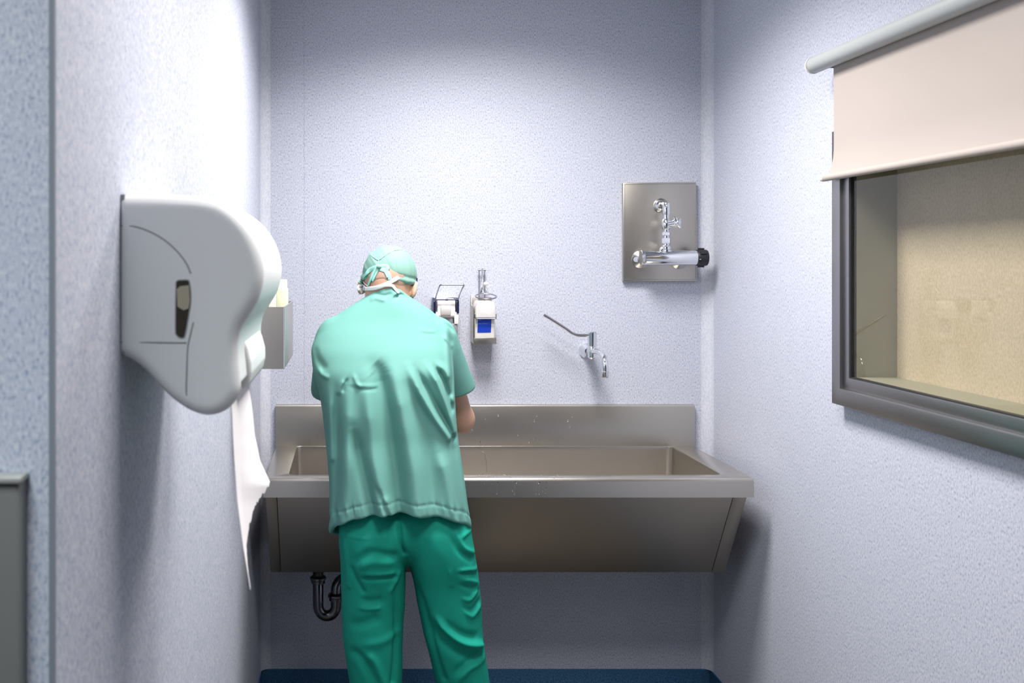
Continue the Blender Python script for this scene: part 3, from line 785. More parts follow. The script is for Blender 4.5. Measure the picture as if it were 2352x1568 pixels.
# recess across the front face where the towel leaves
X3 = fd.ax[0][:, None, None]; Y3 = fd.ax[1][None, :, None]; Z3 = fd.ax[2][None, None, :]
rec = np.maximum(np.maximum(-.192 - X3, Z3 - 1.484), np.maximum(YD0 + .022 - Y3, Y3 - (YD1 - .030)))
fd.f = np.maximum(fd.f, -rec).astype(np.float32)
pos, quads = surface(fd, 3)
td = thing('towel_dispenser', 'large white plastic paper towel dispenser on the near wall', 'towel dispenser', (XL, ym, 1.4))
me = mesh_np('housing', pos, quads); hs = link('housing', me, M['white_plastic'], td, smooth=True)
bvh_d = BVHTree.FromPolygons([tuple(p) for p in pos], [tuple(q) for q in quads])
def onface(px, py, off=0.0):
    x, z = dp(px, py)
    h = bvh_d.ray_cast(Vector((x, YD0 - .3, z)), Vector((0, 1, 0)))
    return Vector((x, (h[0].y if h[0] else YD0) - off, z))
for pts in ([(278, 518), (310, 520), (345, 532), (378, 551), (408, 578), (428, 605), (438, 628)], [(444, 740), (437, 770), (431, 800), (429, 850), (428, 900), (431, 938)], [(278, 786), (350, 786), (428, 787)]):
    bm = bmesh.new(); tube(bm, smooth_path([onface(*p) for p in pts], 6), .0012, 8)
    obj('cover_joint', bm, M['plastic_gap'], td, smooth=True)
slot = [(404, 650), (408, 644), (418, 643), (431, 643), (435, 648), (438, 670), (438, 695), (435, 715), (430, 745), (425, 770), (421, 776), (412, 775), (405, 768), (403, 755)]
yface = onface(418, 700).y
bm = bmesh.new(); prism(bm, [dp(*p) for p in slot], 'y', yface - .0006, yface + .006); obj('level_window', bm, M['smoke'], td)
bm = bmesh.new(); prism(bm, [dp(*p) for p in ((406, 664), (414, 657), (434, 655), (436, 690), (433, 708), (422, 712), (408, 704))], 'y', yface - .0010, yface + .004); obj('paper_roll', bm, M['roll'], td)
bm = bmesh.new(); tube(bm, smooth_path([Vector((dp(a, b)[0], yface, dp(a, b)[1])) for a, b in slot] + [Vector((dp(*slot[0])[0], yface, dp(*slot[0])[1]))], 2), .0010, 8); obj('window_rim', bm, M['plastic_gap'], td, smooth=True)
# push bar in the middle of the front
lev = [(556, 748), (575, 764), (592, 792), (601, 824), (602, 850), (596, 874), (586, 890), (578, 886), (572, 862), (562, 838), (552, 812), (548, 778)]
lf = Field((-.215, YD0 + .03, 1.425), (-.135, YD1 - .02, 1.58), .0026)
LX, LZ = np.meshgrid(lf.ax[0], lf.ax[2], indexing='ij')
d2 = poly_sdf(LX, LZ, [(dp(*p)[0] - .026, at(p[0], p[1], 1.62).z) for p in lev])[:, None, :] + .006
wy = (np.abs(lf.ax[1] - ym - .03) - (hy - .075))[None, :, None] + .006
lf.f = (np.minimum(np.maximum(d2, wy), 0) + np.sqrt(np.maximum(d2, 0) ** 2 + np.maximum(wy, 0) ** 2) - .006).astype(np.float32)
lp, lq = surface(lf, 3); me = mesh_np('push_bar', lp, lq); link('push_bar', me, M['white_plastic'], td, smooth=True)
bm = bmesh.new(); lathe(bm, [(0, .006), (.004, .009), (.016, .009)], (dp(475, 965)[0], ym - .10, dp(475, 965)[1]), (0, 0, 1), 16); obj('lock_button', bm, M['grey_plastic'], td, angle=30)
bm = bmesh.new(); prism(bm, [(XL + .0003, dp(0, 446)[1]), (XL + .006, dp(0, 446)[1]), (XL + .006, dp(0, 812)[1]), (XL + .0003, dp(0, 812)[1])], 'y', YD0 + .004, YD1 - .004); obj('mounting_plate', bm, M['plastic_gap'], td)

# hanging paper towel with a torn slanting end
rs = random.Random(8)
NU, NV = 40, 50
ya, ybk = YD0 + .030, YD0 + .275
tear = [rs.uniform(-.003, .003) for _ in range(NU + 1)]
grid = []
for i in range(NU + 1):
    u = i / NU; y = ya + (ybk - ya) * u; d = y - CY
    # torn edge: deepest at the near side, a notch, then a far corner that flares into the room
    if u < .1: zb = CZ - (1350 - 600) * d / F
    elif u < .62:
        k = (u - .1) / .52; zb = CZ - (1350 - 188 * k ** .8 - 600) * d / F
    else:
        k = (u - .62) / .38; zb = CZ - (1162 - 54 * k - 600) * d / F
    zb += tear[i] + .0015 * math.sin(i * 2.4)
    zt = 1.478 + .004 * u
    row = []
    for j in range(NV + 1):
        v = j / NV; z = zt + (zb - zt) * v
        py = 600 + (CZ - z) * F / d
        xb = np.interp(py, [870, 900, 930, 955, 1000, 1050, 1150, 1250, 1350], [-.184, -.1815, -.180, -.179, -.1780, -.1765, -.1725, -.1640, -.1520])
        fl = np.interp(py, [870, 900, 1000, 1060, 1112, 1170], [0.000, .004, .009, .018, .036, .032]) * max(0, (u - .35) / .65) ** 1.4
        x = xb + fl + .0025 * math.sin(u * 7 + v * 3) * v
        row.append((x, y, z))
    grid.append(row)
bm = bmesh.new(); sheet(bm, grid, (-.0007, 0, 0))
pt = obj('paper_towel', bm, M['paper'], None, smooth=True, angle=50); tag(pt, 'white paper towel with torn end hanging from the dispenser', 'paper towel')

# ------------------------------------------------------------------ the man
pe = thing('person', 'man in green surgical scrubs and cap bending over the scrub sink', 'person', (.22, -.72, 0))
def P(px, py, d): v = at(px, py, d); return np.array((v.x, v.y, v.z))
# --- body
bf = Field((-.24, -.96, 0.0), (.62, 0.0, 1.76), .0052)
pel = P(930, 1225, 3.09)
bf.ell(pel + np.array((0, 0, .05)), (.145, .088, .09), .04)
ab = P(910, 1080, 3.11); ch = P(890, 880, 3.16); uc = P(888, 770, 3.215)
bf.ell(ab + np.array((0, .012, 0)), (.140, .085, .17), .06)
bf.ell(ch + np.array((0, .02, 0)), (.155, .082, .18), .06, Matrix.Rotation(R(-22), 3, 'X'))
bf.ell(uc, (.145, .080, .09), .06, Matrix.Rotation(R(-22), 3, 'X'))
shl, shr = P(775, 780, 3.23), P(1000, 778, 3.23)
bf.cone(uc + np.array((-.05, 0, .03)), shl, .066, .048, .05); bf.cone(uc + np.array((.05, 0, .03)), shr, .066, .048, .05)
nk0, nk1 = P(889, 715, 3.235), P(893, 664, 3.268)
bf.cone(nk0, nk1, .064, .053, .035)
# head in its own frame: forward tilt, face turned a little to the right
HC = P(894, 634, 3.285)
Rh = Matrix.Rotation(R(-13), 3, 'Z') @ Matrix.Rotation(R(3), 3, 'Y') @ Matrix.Rotation(R(-40), 3, 'X')
Rn = np.array(Rh)
def hp(x, y, z): return HC + Rn @ np.array((x, y, z))      # x right, y towards the face, z crown
def hcone(a, b, r1, r2, k, cut=False): bf.cone(hp(*a), hp(*b), r1, r2, k, cut)
bf.ell(HC, (.0815, .101, .094), .03, Rh)
bf.ell(hp(0, .035, -.075), (.062, .062, .062), .04, Rh)
hcone((0, -.032, -.058), tuple((Rn.T @ (nk1 - HC))), .052, .055, .03)
bf.ell(hp(0, .075, -.118), (.028, .022, .020), .025, Rh)        # chin
hcone((-.035, .088, .012), (.035, .088, .012), .012, .012, .015)   # brow
hcone((0, .098, .0), (0, .122, -.038), .008, .013, .012)        # nose
hcone((-.012, .108, -.042), (.012, .108, -.042), .009, .009, .008)
for s in (-1, 1):
    bf.ell(hp(s * .031, .101, -.008), (.017, .012, .011), .008, Rh, cut=True)
    bf.ell(hp(s * .038, .078, -.045), (.024, .02, .022), .02, Rh)  # cheek
    # ear: shell and hollow
    bf.ell(hp(s * .089, .012, -.040), (.0100, .020, .034), .006, Rh @ Matrix.Rotation(R(s * 22), 3, 'Z'))
    bf.ell(hp(s * .095, .018, -.038), (.006, .010, .019), .004, Rh, cut=True)
hcone((-.022, .106, -.070), (.022, .106, -.070), .0075, .0075, .006); hcone((-.018, .104, -.083), (.018, .104, -.083), .0085, .0085, .006)
# arms
ell_, elr = P(792, 965, 3.40), P(1058, 962, 3.335)
wrl, wrr = np.array((.035, -.275, 1.150)), np.array((.225, -.270, 1.150))
for sh, el, wr in ((shl, ell_, wrl), (shr, elr, wrr)):
    bf.cone(sh, el, .050, .043, .03)
    mid = el + (wr - el) * .3
    bf.cone(el, mid, .0445, .044, .02); bf.cone(mid, wr, .043, .029, .02)
# hands: palm, thumb and four bent fingers, one hand turned over the other
def hand(wr, fwd, side, nrm):
    fwd = np.array(fwd, float); fwd /= np.linalg.norm(fwd); side = np.array(side, float); side -= fwd * (side @ fwd); side /= np.linalg.norm(side)
    nrm = np.cross(fwd, side) * nrm
    q = lambda a, b, c: wr + fwd * a + side * b + nrm * c
    bf.cone(q(0, 0, 0), q(.03, 0, 0), .027, .028, .01)
    for b in (-.024, -.008, .008, .024): bf.cone(q(.015, b * .7, 0), q(.085, b, 0), .017, .0115, .012)
    for b, L in ((-.030, .066), (-.010, .078), (.010, .085), (.030, .074)):
        p0, p1 = q(.085, b * .9, 0), q(.085 + L * .5, b * 1.12, .012)
        p2, p3 = q(.085 + L * .75, b * 1.15, .030), q(.085 + L * .85, b * 1.15, .045)
        bf.cone(p0, p1, .0102, .0092, .004); bf.cone(p1, p2, .0092, .0085, .003); bf.cone(p2, p3, .0085, .0078, .003)
    bf.cone(q(.022, .026, .004), q(.055, .050, .014), .0165, .0120, .010); bf.cone(q(.055, .050, .014), q(.085, .058, .026), .0118, .0092, .004)
hand(wrl, (.35, .9, .02), (.9, -.35, .25), -1)
hand(wrr, (-.35, .9, .10), (-.9, -.35, .25), 1)
# legs
hipl, hipr = P(858, 1250, 3.09), P(1008, 1250, 3.09)
knl, knr = P(862, 1545, 3.04), P(1056, 1545, 3.05)
anl, anr = np.array((.085, -.76, .09)), np.array((.395, -.76, .09))
for hi_, kn, an in ((hipl, knl, anl), (hipr, knr, anr)):
    bf.cone(hi_, kn, .088, .056, .04); bf.cone(kn, (kn + an) / 2 + np.array((0, -.012, .05)), .054, .056, .03); bf.cone((kn + an) / 2 + np.array((0, -.012, .05)), an, .054, .036, .03)
    bf.cone(an + np.array((0, -.03, -.045)), an + np.array((0, .15, -.055)), .036, .028, .02)
bpos, bq = surface(bf, 2)
me = mesh_np('body', bpos, bq); link('body', me, M['skin'], pe, smooth=True)
bvh = BVHTree.FromPolygons([tuple(p) for p in bpos], [tuple(q) for q in bq])

# --- scrub shirt: rows of (photo row, left, right, distance, half depth)
rows = [(660, 866, 916, 3.236, .060), (672, 850, 930, 3.236, .070), (684, 836, 944, 3.235, .082), (698, 812, 968, 3.235, .094), (712, 790, 990, 3.234, .104),
        (735, 757, 1014, 3.228, .116), (765, 728, 1030, 3.210, .130), (800, 714, 1038, 3.184, .141), (850, 719, 1042, 3.153, .150), (900, 733, 1043, 3.137, .151),
        (950, 741, 1046, 3.125, .149), (1000, 747, 1051, 3.115, .145), (1050, 752, 1058, 3.10, .147), (1100, 757, 1065, 3.09, .149), (1150, 758, 1072, 3.08, .152), (1200, 757, 1080, 3.075, .155), (1260, 754, 1086, 3.07, .160)]
zs = np.array([CZ - (r[0] - VY) * r[3] / F for r in rows][::-1])
xls = np.array([(r[1] - VX) * r[3] / F for r in rows][::-1]); xrs = np.array([(r[2] - VX) * r[3] / F for r in rows][::-1])
ycs = np.array([r[3] + CY for r in rows][::-1]); bs = np.array([r[4] for r in rows][::-1])
sf = Field((-.22, -.98, .76), (.50, -.30, 1.61), .0038)
zz = sf.ax[2]
def smooth_interp(z, zs, v):
    o = np.interp(z, zs, v); k = np.ones(9) / 9
    p = np.pad(o, 4, mode='edge'); return np.convolve(p, k, 'valid')
xl_, xr_ = smooth_interp(zz, zs, xls), smooth_interp(zz, zs, xrs); yc_, b_ = smooth_interp(zz, zs, ycs), smooth_interp(zz, zs, bs)
xc_, a_ = (xl_ + xr_) / 2, (xr_ - xl_) / 2
X = sf.ax[0][:, None, None]; Y = sf.ax[1][None, :, None]; Z = zz[None, None, :]
ex_ = 2.5
U = np.abs(X - xc_) / a_; V = np.where(Y > yc_, np.abs(Y - yc_) / (b_ * np.interp(zz, [1.0, 1.25], [.80, .95])), np.abs(Y - yc_) / b_)
rad = (U ** ex_ + V ** ex_) ** (1 / ex_)
tors = ((rad - 1) * np.minimum(a_, b_) * .95).astype(np.float32)
tors = np.maximum(tors, (Z - (CZ - (660 - VY) * 3.16 / F)).astype(np.float32))
sf.f = tors
# sleeves
scl, scr = P(762, 892, 3.29), P(1047, 905, 3.285)
sf.cone(P(775, 775, 3.21), scl, .068, .069, .010)
sf.cone(P(1000, 775, 3.205), scr, .068, .071, .008)
solid = sf.f.copy()
# hollow it: neck opening, sleeve ends, open bottom with the hem lifted at the back
def cut_half(p, n):
    n = np.array(n, float); n /= np.linalg.norm(n)
    return ((X - p[0]) * n[0] + (Y - p[1]) * n[1] + (Z - p[2]) * n[2])
for c, far in ((scl, P(782, 1010, 3.39)), (scr, P(1066, 1010, 3.35))):
    n = far - c; n /= np.linalg.norm(n); n[2] -= .25; n /= np.linalg.norm(n)
    plane = cut_half(c + n * (.012 if c[0] < .1 else -.022), n)
    near = np.sqrt((X - c[0]) ** 2 + (Y - c[1]) ** 2 + (Z - c[2]) ** 2) < .15
    side = (X < (xl_ + .01)) if c[0] < .1 else (X > (xr_ - .01))
    sf.f = np.where(near & side, np.maximum(sf.f, plane), sf.f).astype(np.float32)
bk = np.clip((yc_ - Y) / b_, -1, 1)
zh = .845 + .076 * np.clip(bk, 0, 1) ** 1.3 * (1 - .12 * ((X - .17) / .2) ** 2) - .03 * np.clip(-bk, 0, 1) - .026 * np.clip((.03 - X) / .06, 0, 1) * np.clip(.55 - bk, 0, 1)
sf.f = np.maximum(sf.f, (zh - Z).astype(np.float32))
inn = np.maximum(solid + .0085, (Z - (zh + .07)).astype(np.float32)); sf.f = np.maximum(sf.f, -inn)
a0, b0 = nk0 - np.array((0, .0, .03)), nk1 + (nk1 - nk0) * .6
ab_ = b0 - a0; tq = np.clip(((X - a0[0]) * ab_[0] + (Y - a0[1]) * ab_[1] + (Z - a0[2]) * ab_[2]) / (ab_ @ ab_), 0, 1)
dn = np.sqrt((X - a0[0] - tq * ab_[0]) ** 2 + (Y - a0[1] - tq * ab_[1]) ** 2 + (Z - a0[2] - tq * ab_[2]) ** 2) - .066
sf.f = np.maximum(sf.f, np.where(Z > nk0[2] + .012, -dn, -1)).astype(np.float32)
spos, sq = surface(sf, 3)

def L(pts, amp, wid, d=2.97): return ([(P(a, b, d)[0], P(a, b, d)[2]) for a, b in pts], amp, wid)
folds = [
    L([(857, 842), (872, 858), (884, 905), (894, 960), (904, 1040), (913, 1110), (926, 1250)], -.021, .024),
    L([(900, 855), (918, 930), (935, 1010), (950, 1090), (960, 1250)], .013, .026),
    L([(838, 880), (848, 960), (858, 1050), (872, 1120), (892, 1250)], .009, .018),
    L([(812, 985), (828, 1050), (842, 1110), (874, 1250)], -.014, .017),
    L([(800, 890), (798, 980), (796, 1080), (784, 1260)], .010, .020),
    L([(776, 900), (772, 980), (772, 1080), (768, 1260)], -.009, .014),
    L([(754, 890), (757, 980), (760, 1060)], .006, .012),
    L([(940, 846), (966, 905), (1000, 960), (1036, 1010)], .012, .013),
    L([(955, 850), (985, 900), (1020, 965), (1046, 1015)], -.011, .011),
    L([(985, 842), (1010, 890), (1036, 955), (1048, 1000)], .012, .011),
    L([(1004, 850), (1026, 885), (1046, 950)], -.010, .009),
    L([(1006, 838), (1034, 866), (1048, 930)], .006, .010),
    L([(935, 870), (965, 950), (985, 1050), (1006, 1250)], -.008, .022),
    L([(1010, 1040), (1030, 1110), (1060, 1260)], .008, .018),
    L([(1040, 1010), (1052, 1080), (1078, 1250)], -.007, .014),
    L([(880, 1130), (895, 1160), (918, 1240)], .006, .010),
    L([(862, 1110), (880, 1150), (912, 1240)], -.006, .008),
    L([(806, 884), (835, 888), (864, 889)], .0016, .006), L([(805, 893), (835, 897), (864, 897)], -.0015, .005),
    L([(812, 862), (818, 880), (826, 890)], .004, .006), L([(790, 875), (783, 890), (778, 906)], .0045, .006), L([(800, 872), (792, 886), (788, 900)], -.004, .005),
    L([(728, 852), (735, 866), (748, 872)], .004, .008), L([(716, 800), (724, 830), (740, 850)], -.005, .012),
    L([(1040, 745), (1041, 800), (1041, 850), (1036, 900)], -.010, .010, 3.1), L([(1030, 750), (1030, 800), (1030, 860)], .004, .010, 3.08),
    L([(1026, 742), (1040, 756), (1052, 764)], -.005, .006, 3.1), L([(1020, 772), (1032, 785), (1042, 800)], .005, .006, 3.08),
    L([(1050, 790), (1062, 815), (1072, 850)], .008, .010, 3.22), L([(1056, 778), (1070, 795), (1075, 815)], -.007, .007, 3.22), L([(1050, 830), (1066, 860), (1078, 885)], -.006, .009, 3.22),
    L([(965, 758), (985, 762), (1002, 762)], .0009, .005, 3.07), L([(965, 765), (985, 769), (1002, 769)], -.0008, .004, 3.07),
    L([(860, 672), (880, 680), (897, 677)], -.004, .007, 3.15), L([(900, 690), (920, 678), (940, 684)], -.005, .006, 3.15), L([(898, 684), (918, 670), (938, 676)], .004, .006, 3.15),
    L([(848, 690), (862, 684), (880, 688)], .003, .007, 3.15),
]
folds = [f for f in folds if f]
vn = vnormals(spos, sq)
back = np.clip(-vn[:, 1] * 1.6 + .15, 0, 1)
big = 1.75 * ridges(spos[:, 0], spos[:, 2], folds); disp = np.zeros(len(spos))
# hem pucker and stitched band
zl = .845 + .076 * np.clip(np.clip((np.interp(spos[:, 2], zz, yc_) - spos[:, 1]) / np.interp(spos[:, 2], zz, b_), 0, 1), 0, 1) ** 1.3
hd = spos[:, 2] - zl
disp += .0028 * noise1(spos[:, 0] * 190 + spos[:, 2] * 30, 4) * np.exp(-((hd - .026) / .018) ** 2)
disp += -.0022 * np.exp(-((hd - .031) / .004) ** 2)
disp += .0022 * noise1(spos[:, 0] * 60 + spos[:, 2] * 12, 9, 2) * np.clip((1.2 - spos[:, 2]) * 4, 0, 1)
disp += .0012 * noise1(spos[:, 0] * 19, 12, 3) * noise1(spos[:, 2] * 23, 13, 3)
fy = np.clip((np.interp(spos[:, 2], zz, yc_) - spos[:, 1]) / np.interp(spos[:, 2], zz, b_) * 1.6 + .15, 0, 1)
small = disp
spos = spos + vn * small[:, None]; spos[:, 1] -= big * fy
spos = relax(spos, sq, .35)
me = mesh_np('scrub_shirt', spos, sq); link('scrub_shirt', me, M['shirt'], pe, smooth=True)

# --- scrub trousers
tf = Field((-.16, -.98, .06), (.56, -.50, 1.06), .0046)
lrows = [(1180, 779, 930, 3.085, .128), (1240, 777, 936, 3.08, .134), (1280, 780, 933, 3.075, .128), (1330, 783, 930, 3.07, .112), (1400, 784, 928, 3.06, .100), (1470, 789, 926, 3.05, .094), (1568, 803, 924, 3.045, .088), (1750, 818, 926, 3.06, .088), (1900, 824, 928, 3.07, .092)]
rrows = [(1180, 915, 1076, 3.085, .128), (1240, 925, 1086, 3.08, .134), (1280, 936, 1092, 3.075, .128), (1330, 949, 1098, 3.07, .112), (1400, 963, 1107, 3.06, .102), (1470, 978, 1111, 3.05, .096), (1568, 1000, 1124, 3.05, .090), (1750, 1040, 1160, 3.06, .088), (1900, 1075, 1192, 3.07, .092)]
X = tf.ax[0][:, None, None]; Y = tf.ax[1][None, :, None]; Z = tf.ax[2][None, None, :]
for rws, k in ((lrows, .0), (rrows, .018)):
    zs = np.array([CZ - (r[0] - VY) * r[3] / F for r in rws][::-1])
    gl = lambda i: smooth_interp(tf.ax[2], zs, np.array([(r[i] - VX) * r[3] / F for r in rws][::-1]))
    l_, r_ = gl(1), gl(2); yc = smooth_interp(tf.ax[2], zs, np.array([r[3] + CY for r in rws][::-1])); b = smooth_interp(tf.ax[2], zs, np.array([r[4] for r in rws][::-1]))
    xc, a = (l_ + r_) / 2, (r_ - l_) / 2
    U = np.abs(X - xc) / a; V = np.abs(Y - yc) / b
    V = np.where(Y > yc, V * 1.18, V); d = ((U ** 2.25 + V ** 2.25) ** (1 / 2.25) - 1) * np.minimum(a, b)
    d = d + np.clip((Z - .845) * .22, 0, .03); d = np.maximum(d, np.maximum(Z - .985, .10 - Z))
    tf.merge((slice(None),) * 3, d.astype(np.float32), max(k, 1e-4))
tf.ell(P(928, 1215, 3.075), (.125, .115, .098), .02)
tpos, tq_ = surface(tf, 4)
def T(pts, amp, wid): return L(pts, amp, wid, 2.965)
tf_ = [
    T([(917, 1185), (918, 1220), (922, 1252), (930, 1272)], -.012, .006),
    T([(1000, 1415), (1026, 1446), (1061, 1472), (1104, 1487)], .013, .010), T([(985, 1425), (1010, 1462), (1050, 1495), (1098, 1512)], -.008, .016), T([(1020, 1425), (1050, 1450), (1090, 1464)], -.007, .012),
    T([(1045, 1214), (1061, 1255), (1092, 1280)], .006, .007), T([(1035, 1220), (1052, 1262), (1085, 1290)], -.005, .008), T([(1058, 1238), (1075, 1232), (1092, 1232)], .004, .005),
    T([(1050, 1308), (1075, 1310), (1098, 1318)], .0045, .005), T([(1050, 1316), (1075, 1319), (1098, 1328)], -.0045, .005), T([(1058, 1328), (1080, 1336), (1098, 1348)], .005, .006), T([(1052, 1340), (1076, 1352), (1100, 1362)], -.004, .006),
    T([(1060, 1372), (1080, 1380), (1102, 1358)], .005, .006), T([(1066, 1400), (1085, 1418), (1105, 1404)], .005, .007), T([(1062, 1392), (1085, 1404), (1104, 1390)], -.004, .006),
    T([(1030, 1300), (1034, 1320), (1036, 1342)], .003, .006),
    T([(1045, 1568), (1075, 1535), (1110, 1520)], .006, .010), T([(1040, 1545), (1070, 1520), (1108, 1505)], -.005, .009),
    T([(812, 1291), (850, 1266), (880, 1270), (904, 1276)], -.007, .012), T([(820, 1308), (850, 1288), (895, 1290)], .004, .012),
    T([(826, 1327), (865, 1325), (905, 1326)], -.006, .007), T([(826, 1318), (865, 1316), (902, 1316)], .003, .007),
    T([(804, 1298), (815, 1325), (834, 1358)], -.007, .008), T([(892, 1365), (905, 1342), (915, 1320)], .005, .008),
    T([(825, 1375), (845, 1380), (870, 1378)], -.005, .012), T([(820, 1396), (850, 1397), (870, 1395)], .004, .005),
    T([(790, 1240), (795, 1285), (800, 1350)], .004, .008),
    T([(800, 1440), (835, 1430), (860, 1420)], -.005, .014), T([(798, 1498), (830, 1510), (868, 1568)], -.006, .014), T([(840, 1498), (862, 1520), (878, 1568)], .007, .012), T([(830, 1480), (870, 1474), (912, 1460)], .004, .012),
    T([(905, 1340), (912, 1420), (910, 1500), (903, 1568)], -.008, .009), T([(950, 1330), (975, 1400), (995, 1480), (1020, 1560)], -.007, .009),
    T([(783, 1233), (815, 1234), (845, 1234)], .0018, .0025),
]
vn = vnormals(tpos, tq_)
back = np.clip(-vn[:, 1] * 1.5 + .2, 0, 1)
disp = 1.25 * ridges(tpos[:, 0], tpos[:, 2], tf_) * back + .0022 * noise1(tpos[:, 0] * 25 + tpos[:, 2] * 19, 21, 3)
tpos = relax(tpos + vn * disp[:, None], tq_, .35)
me = mesh_np('scrub_trousers', tpos, tq_); link('scrub_trousers', me, M['trousers'], pe, smooth=True)

# --- cap: a cloth shell over the skull with a turned band low on the head
cf = Field(HC - .16, HC + .16, .0034)
cf.ell(HC, (.0895, .107, .100), .001, Rh)
sol = cf.f.copy()
X = cf.ax[0][:, None, None] - HC[0]; Y = cf.ax[1][None, :, None] - HC[1]; Z = cf.ax[2][None, None, :] - HC[2]
lx = X * Rn[0, 0] + Y * Rn[1, 0] + Z * Rn[2, 0]; ly = X * Rn[0, 1] + Y * Rn[1, 1] + Z * Rn[2, 1]; lz = X * Rn[0, 2] + Y * Rn[1, 2] + Z * Rn[2, 2]
edge = np.interp(ly, [-.11, -.085, -.04, 0, .03, .11], [-.088, -.080, -.054, -.026, -.010, .035]) - .004 * np.clip(lx / .08, -1, 1)
cf.f = np.maximum(np.maximum(cf.f, -(sol + .006)), edge - lz).astype(np.float32)
cpos, cq = surface(cf, 3)
vn = vnormals(cpos, cq)
q = (cpos - HC) @ Rn
eh = q[:, 2] - (np.interp(q[:, 1], [-.11, -.085, -.04, 0, .03, .11], [-.088, -.080, -.054, -.026, -.010, .035]) - .004 * np.clip(q[:, 0] / .08, -1, 1))
ang = np.arctan2(q[:, 0], -q[:, 1])
cd = .0035 * np.exp(-((eh - .008) / .010) ** 2) - .0022 * np.exp(-((eh - .024) / .006) ** 2) + .0016 * noise1(ang * 9 + q[:, 2] * 60, 31, 3)
cpos = cpos + vn * cd[:, None]
me = mesh_np('surgical_cap', cpos, cq); cap = link('surgical_cap', me, M['cap'], pe, smooth=True)
bvh_c = BVHTree.FromPolygons([tuple(p) for p in cpos], [tuple(q_) for q_ in cq])
bvh_s = BVHTree.FromPolygons([tuple(p) for p in spos], [tuple(q_) for q_ in sq])

def on_head(px, py, off=.002, trees=(bvh_c, bvh), d=3.19):
    """the outermost surface of the head straight in front of this spot, and its normal"""
    x, _, z = P(px, py, d); best = None
    for t in trees:
        h = t.ray_cast(Vector((x, -1.4, z)), Vector((0, 1, 0)))
        if h[0] is not None and (best is None or h[0].y < best[0].y): best = (h[0], h[1])
    if best is None:
        n_ = min((t.find_nearest(Vector((x, -.6, z))) for t in trees), key=lambda r: r[3]); best = (Vector((x, n_[0].y, z)), n_[1])
    n = best[1]
    if n.y > 0: n = -n
    return best[0] + n * off, n
def strip(bm, pts, width, thick=.0016, off=.002, trees=(bvh_c, bvh)):
    a = [on_head(x, y, off, trees) for x, y in pts]
    ribbon(bm, [p for p, n in a], [n for p, n in a], width, thick, 5)
# seam of the cap and its bow
bm = bmesh.new()
strip(bm, [(853, 586), (860, 592), (870, 597), (882, 589), (894, 581), (908, 575), (926, 573)], .0030, .0024, .0012, (bvh_c,))
strip(bm, [(870, 597), (869, 606), (868, 612)], .0030, .0022, .0012, (bvh_c,))
obj('cap_seam', bm, M['tie'], cap, smooth=True)
bm = bmesh.new()
for pts, wd in (([(868, 613), (852, 620), (841, 632), (833, 645), (826, 652)], .015), ([(868, 615), (860, 626), (853, 642), (848, 655)], .0115), ([(870, 616), (865, 628), (860, 638), (857, 646)], .009),
                ([(872, 613), (884, 611), (891, 615), (884, 622), (873, 618)], .013), ([(878, 616), (888, 624), (893, 634), (895, 643)], .013), ([(880, 618), (886, 628), (890, 638)], .008)):
    strip(bm, pts, wd, .0022, .0035)
obj('cap_tie', bm, M['tie'], cap, smooth=True)
bm = bmesh.new(); c_, n_ = on_head(871, 614, .004); bmesh.ops.create_uvsphere(bm, u_segments=14, v_segments=10, radius=1, matrix=Matrix.Translation(c_) @ Matrix.Diagonal((.009, .007, .0075, 1)))
obj('tie_knot', bm, M['cap'], cap, smooth=True)
# mask with white ties round the nape
mk = bmesh.new()
nx, nz = 14, 8; gr = []
for i in range(nx + 1):
    a = -1.15 + 2.3 * i / nx; row = []
    for j in range(nz + 1):
        v = j / nz; rz = -.035 - .085 * v
        rad = .105 + .018 * math.sin(v * PI) * math.cos(a)
        row.append(tuple(hp(math.sin(a) * .083, .028 + math.cos(a) * (rad - .005), rz)))
    gr.append(row)
sheet(mk, gr, tuple(Rn @ np.array((0, .003, 0))))
mask = obj('face_mask', mk, M['cap'], pe, smooth=True, angle=50)
T2 = (bvh_c, bvh, bvh_s)
bm = bmesh.new()
strip(bm, [(915, 637), (900, 645), (880, 655), (862, 661), (846, 663), (832, 665), (826, 668)], .0135, .0022, .004, T2)
strip(bm, [(826, 668), (824, 661), (832, 657), (842, 660), (846, 664)], .0095, .0022, .005, T2)
strip(bm, [(846, 664), (838, 670), (830, 674), (832, 670)], .0105, .0022, .004, T2)
strip(bm, [(824, 643), (832, 648), (842, 653), (848, 657)], .0035, .0018, .004, T2)
strip(bm, [(862, 660), (885, 655), (900, 656), (906, 664), (913, 672)], .0105, .0022, .004, T2)
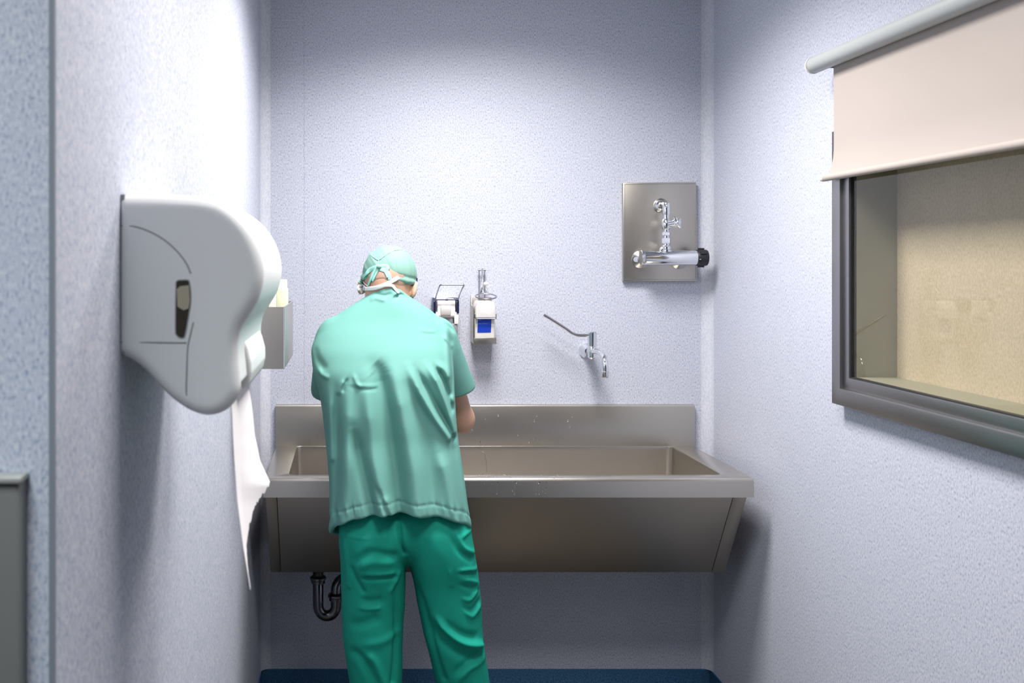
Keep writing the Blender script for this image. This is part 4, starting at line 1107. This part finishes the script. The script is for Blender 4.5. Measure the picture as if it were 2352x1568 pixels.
obj('mask_tie', bm, M['mask'], mask, smooth=True)
bm = bmesh.new(); tube(bm, smooth_path([Vector(hp(.0925, .000, .0)), Vector(hp(.0925, .016, -.02)), Vector(hp(.086, .030, -.05)), Vector(hp(.074, .045, -.085))], 6), .0022, 8)
obj('mask_edge', bm, M['navy'], mask, smooth=True)
# close-cropped hair under the cap edge: a thin layer on the back of the head and the nape
hf = Field(HC - .16, HC + .13, .0034)
hf.ell(HC, (.0828, .1025, .0955), .001, Rh)
hf.ell(hp(0, -.034, -.055), (.054, .0525, .05), .03, Rh)
X = hf.ax[0][:, None, None] - HC[0]; Y = hf.ax[1][None, :, None] - HC[1]; Z = hf.ax[2][None, None, :] - HC[2]
ly = X * Rn[0, 1] + Y * Rn[1, 1] + Z * Rn[2, 1]; lz = X * Rn[0, 2] + Y * Rn[1, 2] + Z * Rn[2, 2]; lx = X * Rn[0, 0] + Y * Rn[1, 0] + Z * Rn[2, 0]
hf.f = np.maximum(np.maximum(hf.f, -(hf.f + .0068)), np.maximum(-.078 - lz - .010 * np.clip(np.abs(lx) / .08, 0, 1), ly - .035)).astype(np.float32)
hpos, hq = surface(hf, 3)
me = mesh_np('hair', hpos, hq); link('hair', me, M['hair'], pe, smooth=True)
for s_ in (-1, 1):
    bm = bmesh.new(); bmesh.ops.create_uvsphere(bm, u_segments=16, v_segments=10, radius=.0118, matrix=Matrix.Translation(Vector(hp(s_ * .031, .0865, -.008)))); obj('eye', bm, M['eye'], pe, smooth=True)
# clogs
for an in (anl, anr):
    kf = Field((an[0] - .08, an[1] - .11, -.01), (an[0] + .08, an[1] + .24, .14), .005)
    kf.cone(an + np.array((0, -.035, -.045)), an + np.array((0, .05, -.040)), .047, .050, .02); kf.cone(an + np.array((0, .05, -.042)), an + np.array((.004, .165, -.052)), .050, .040, .02)
    kf.f = np.maximum(kf.f, -(kf.ax[2] - .0005)[None, None, :]).astype(np.float32)
    kp, kq = surface(kf, 2); me = mesh_np('clog', kp, kq); link('clog', me, M['clog'], pe, smooth=True)
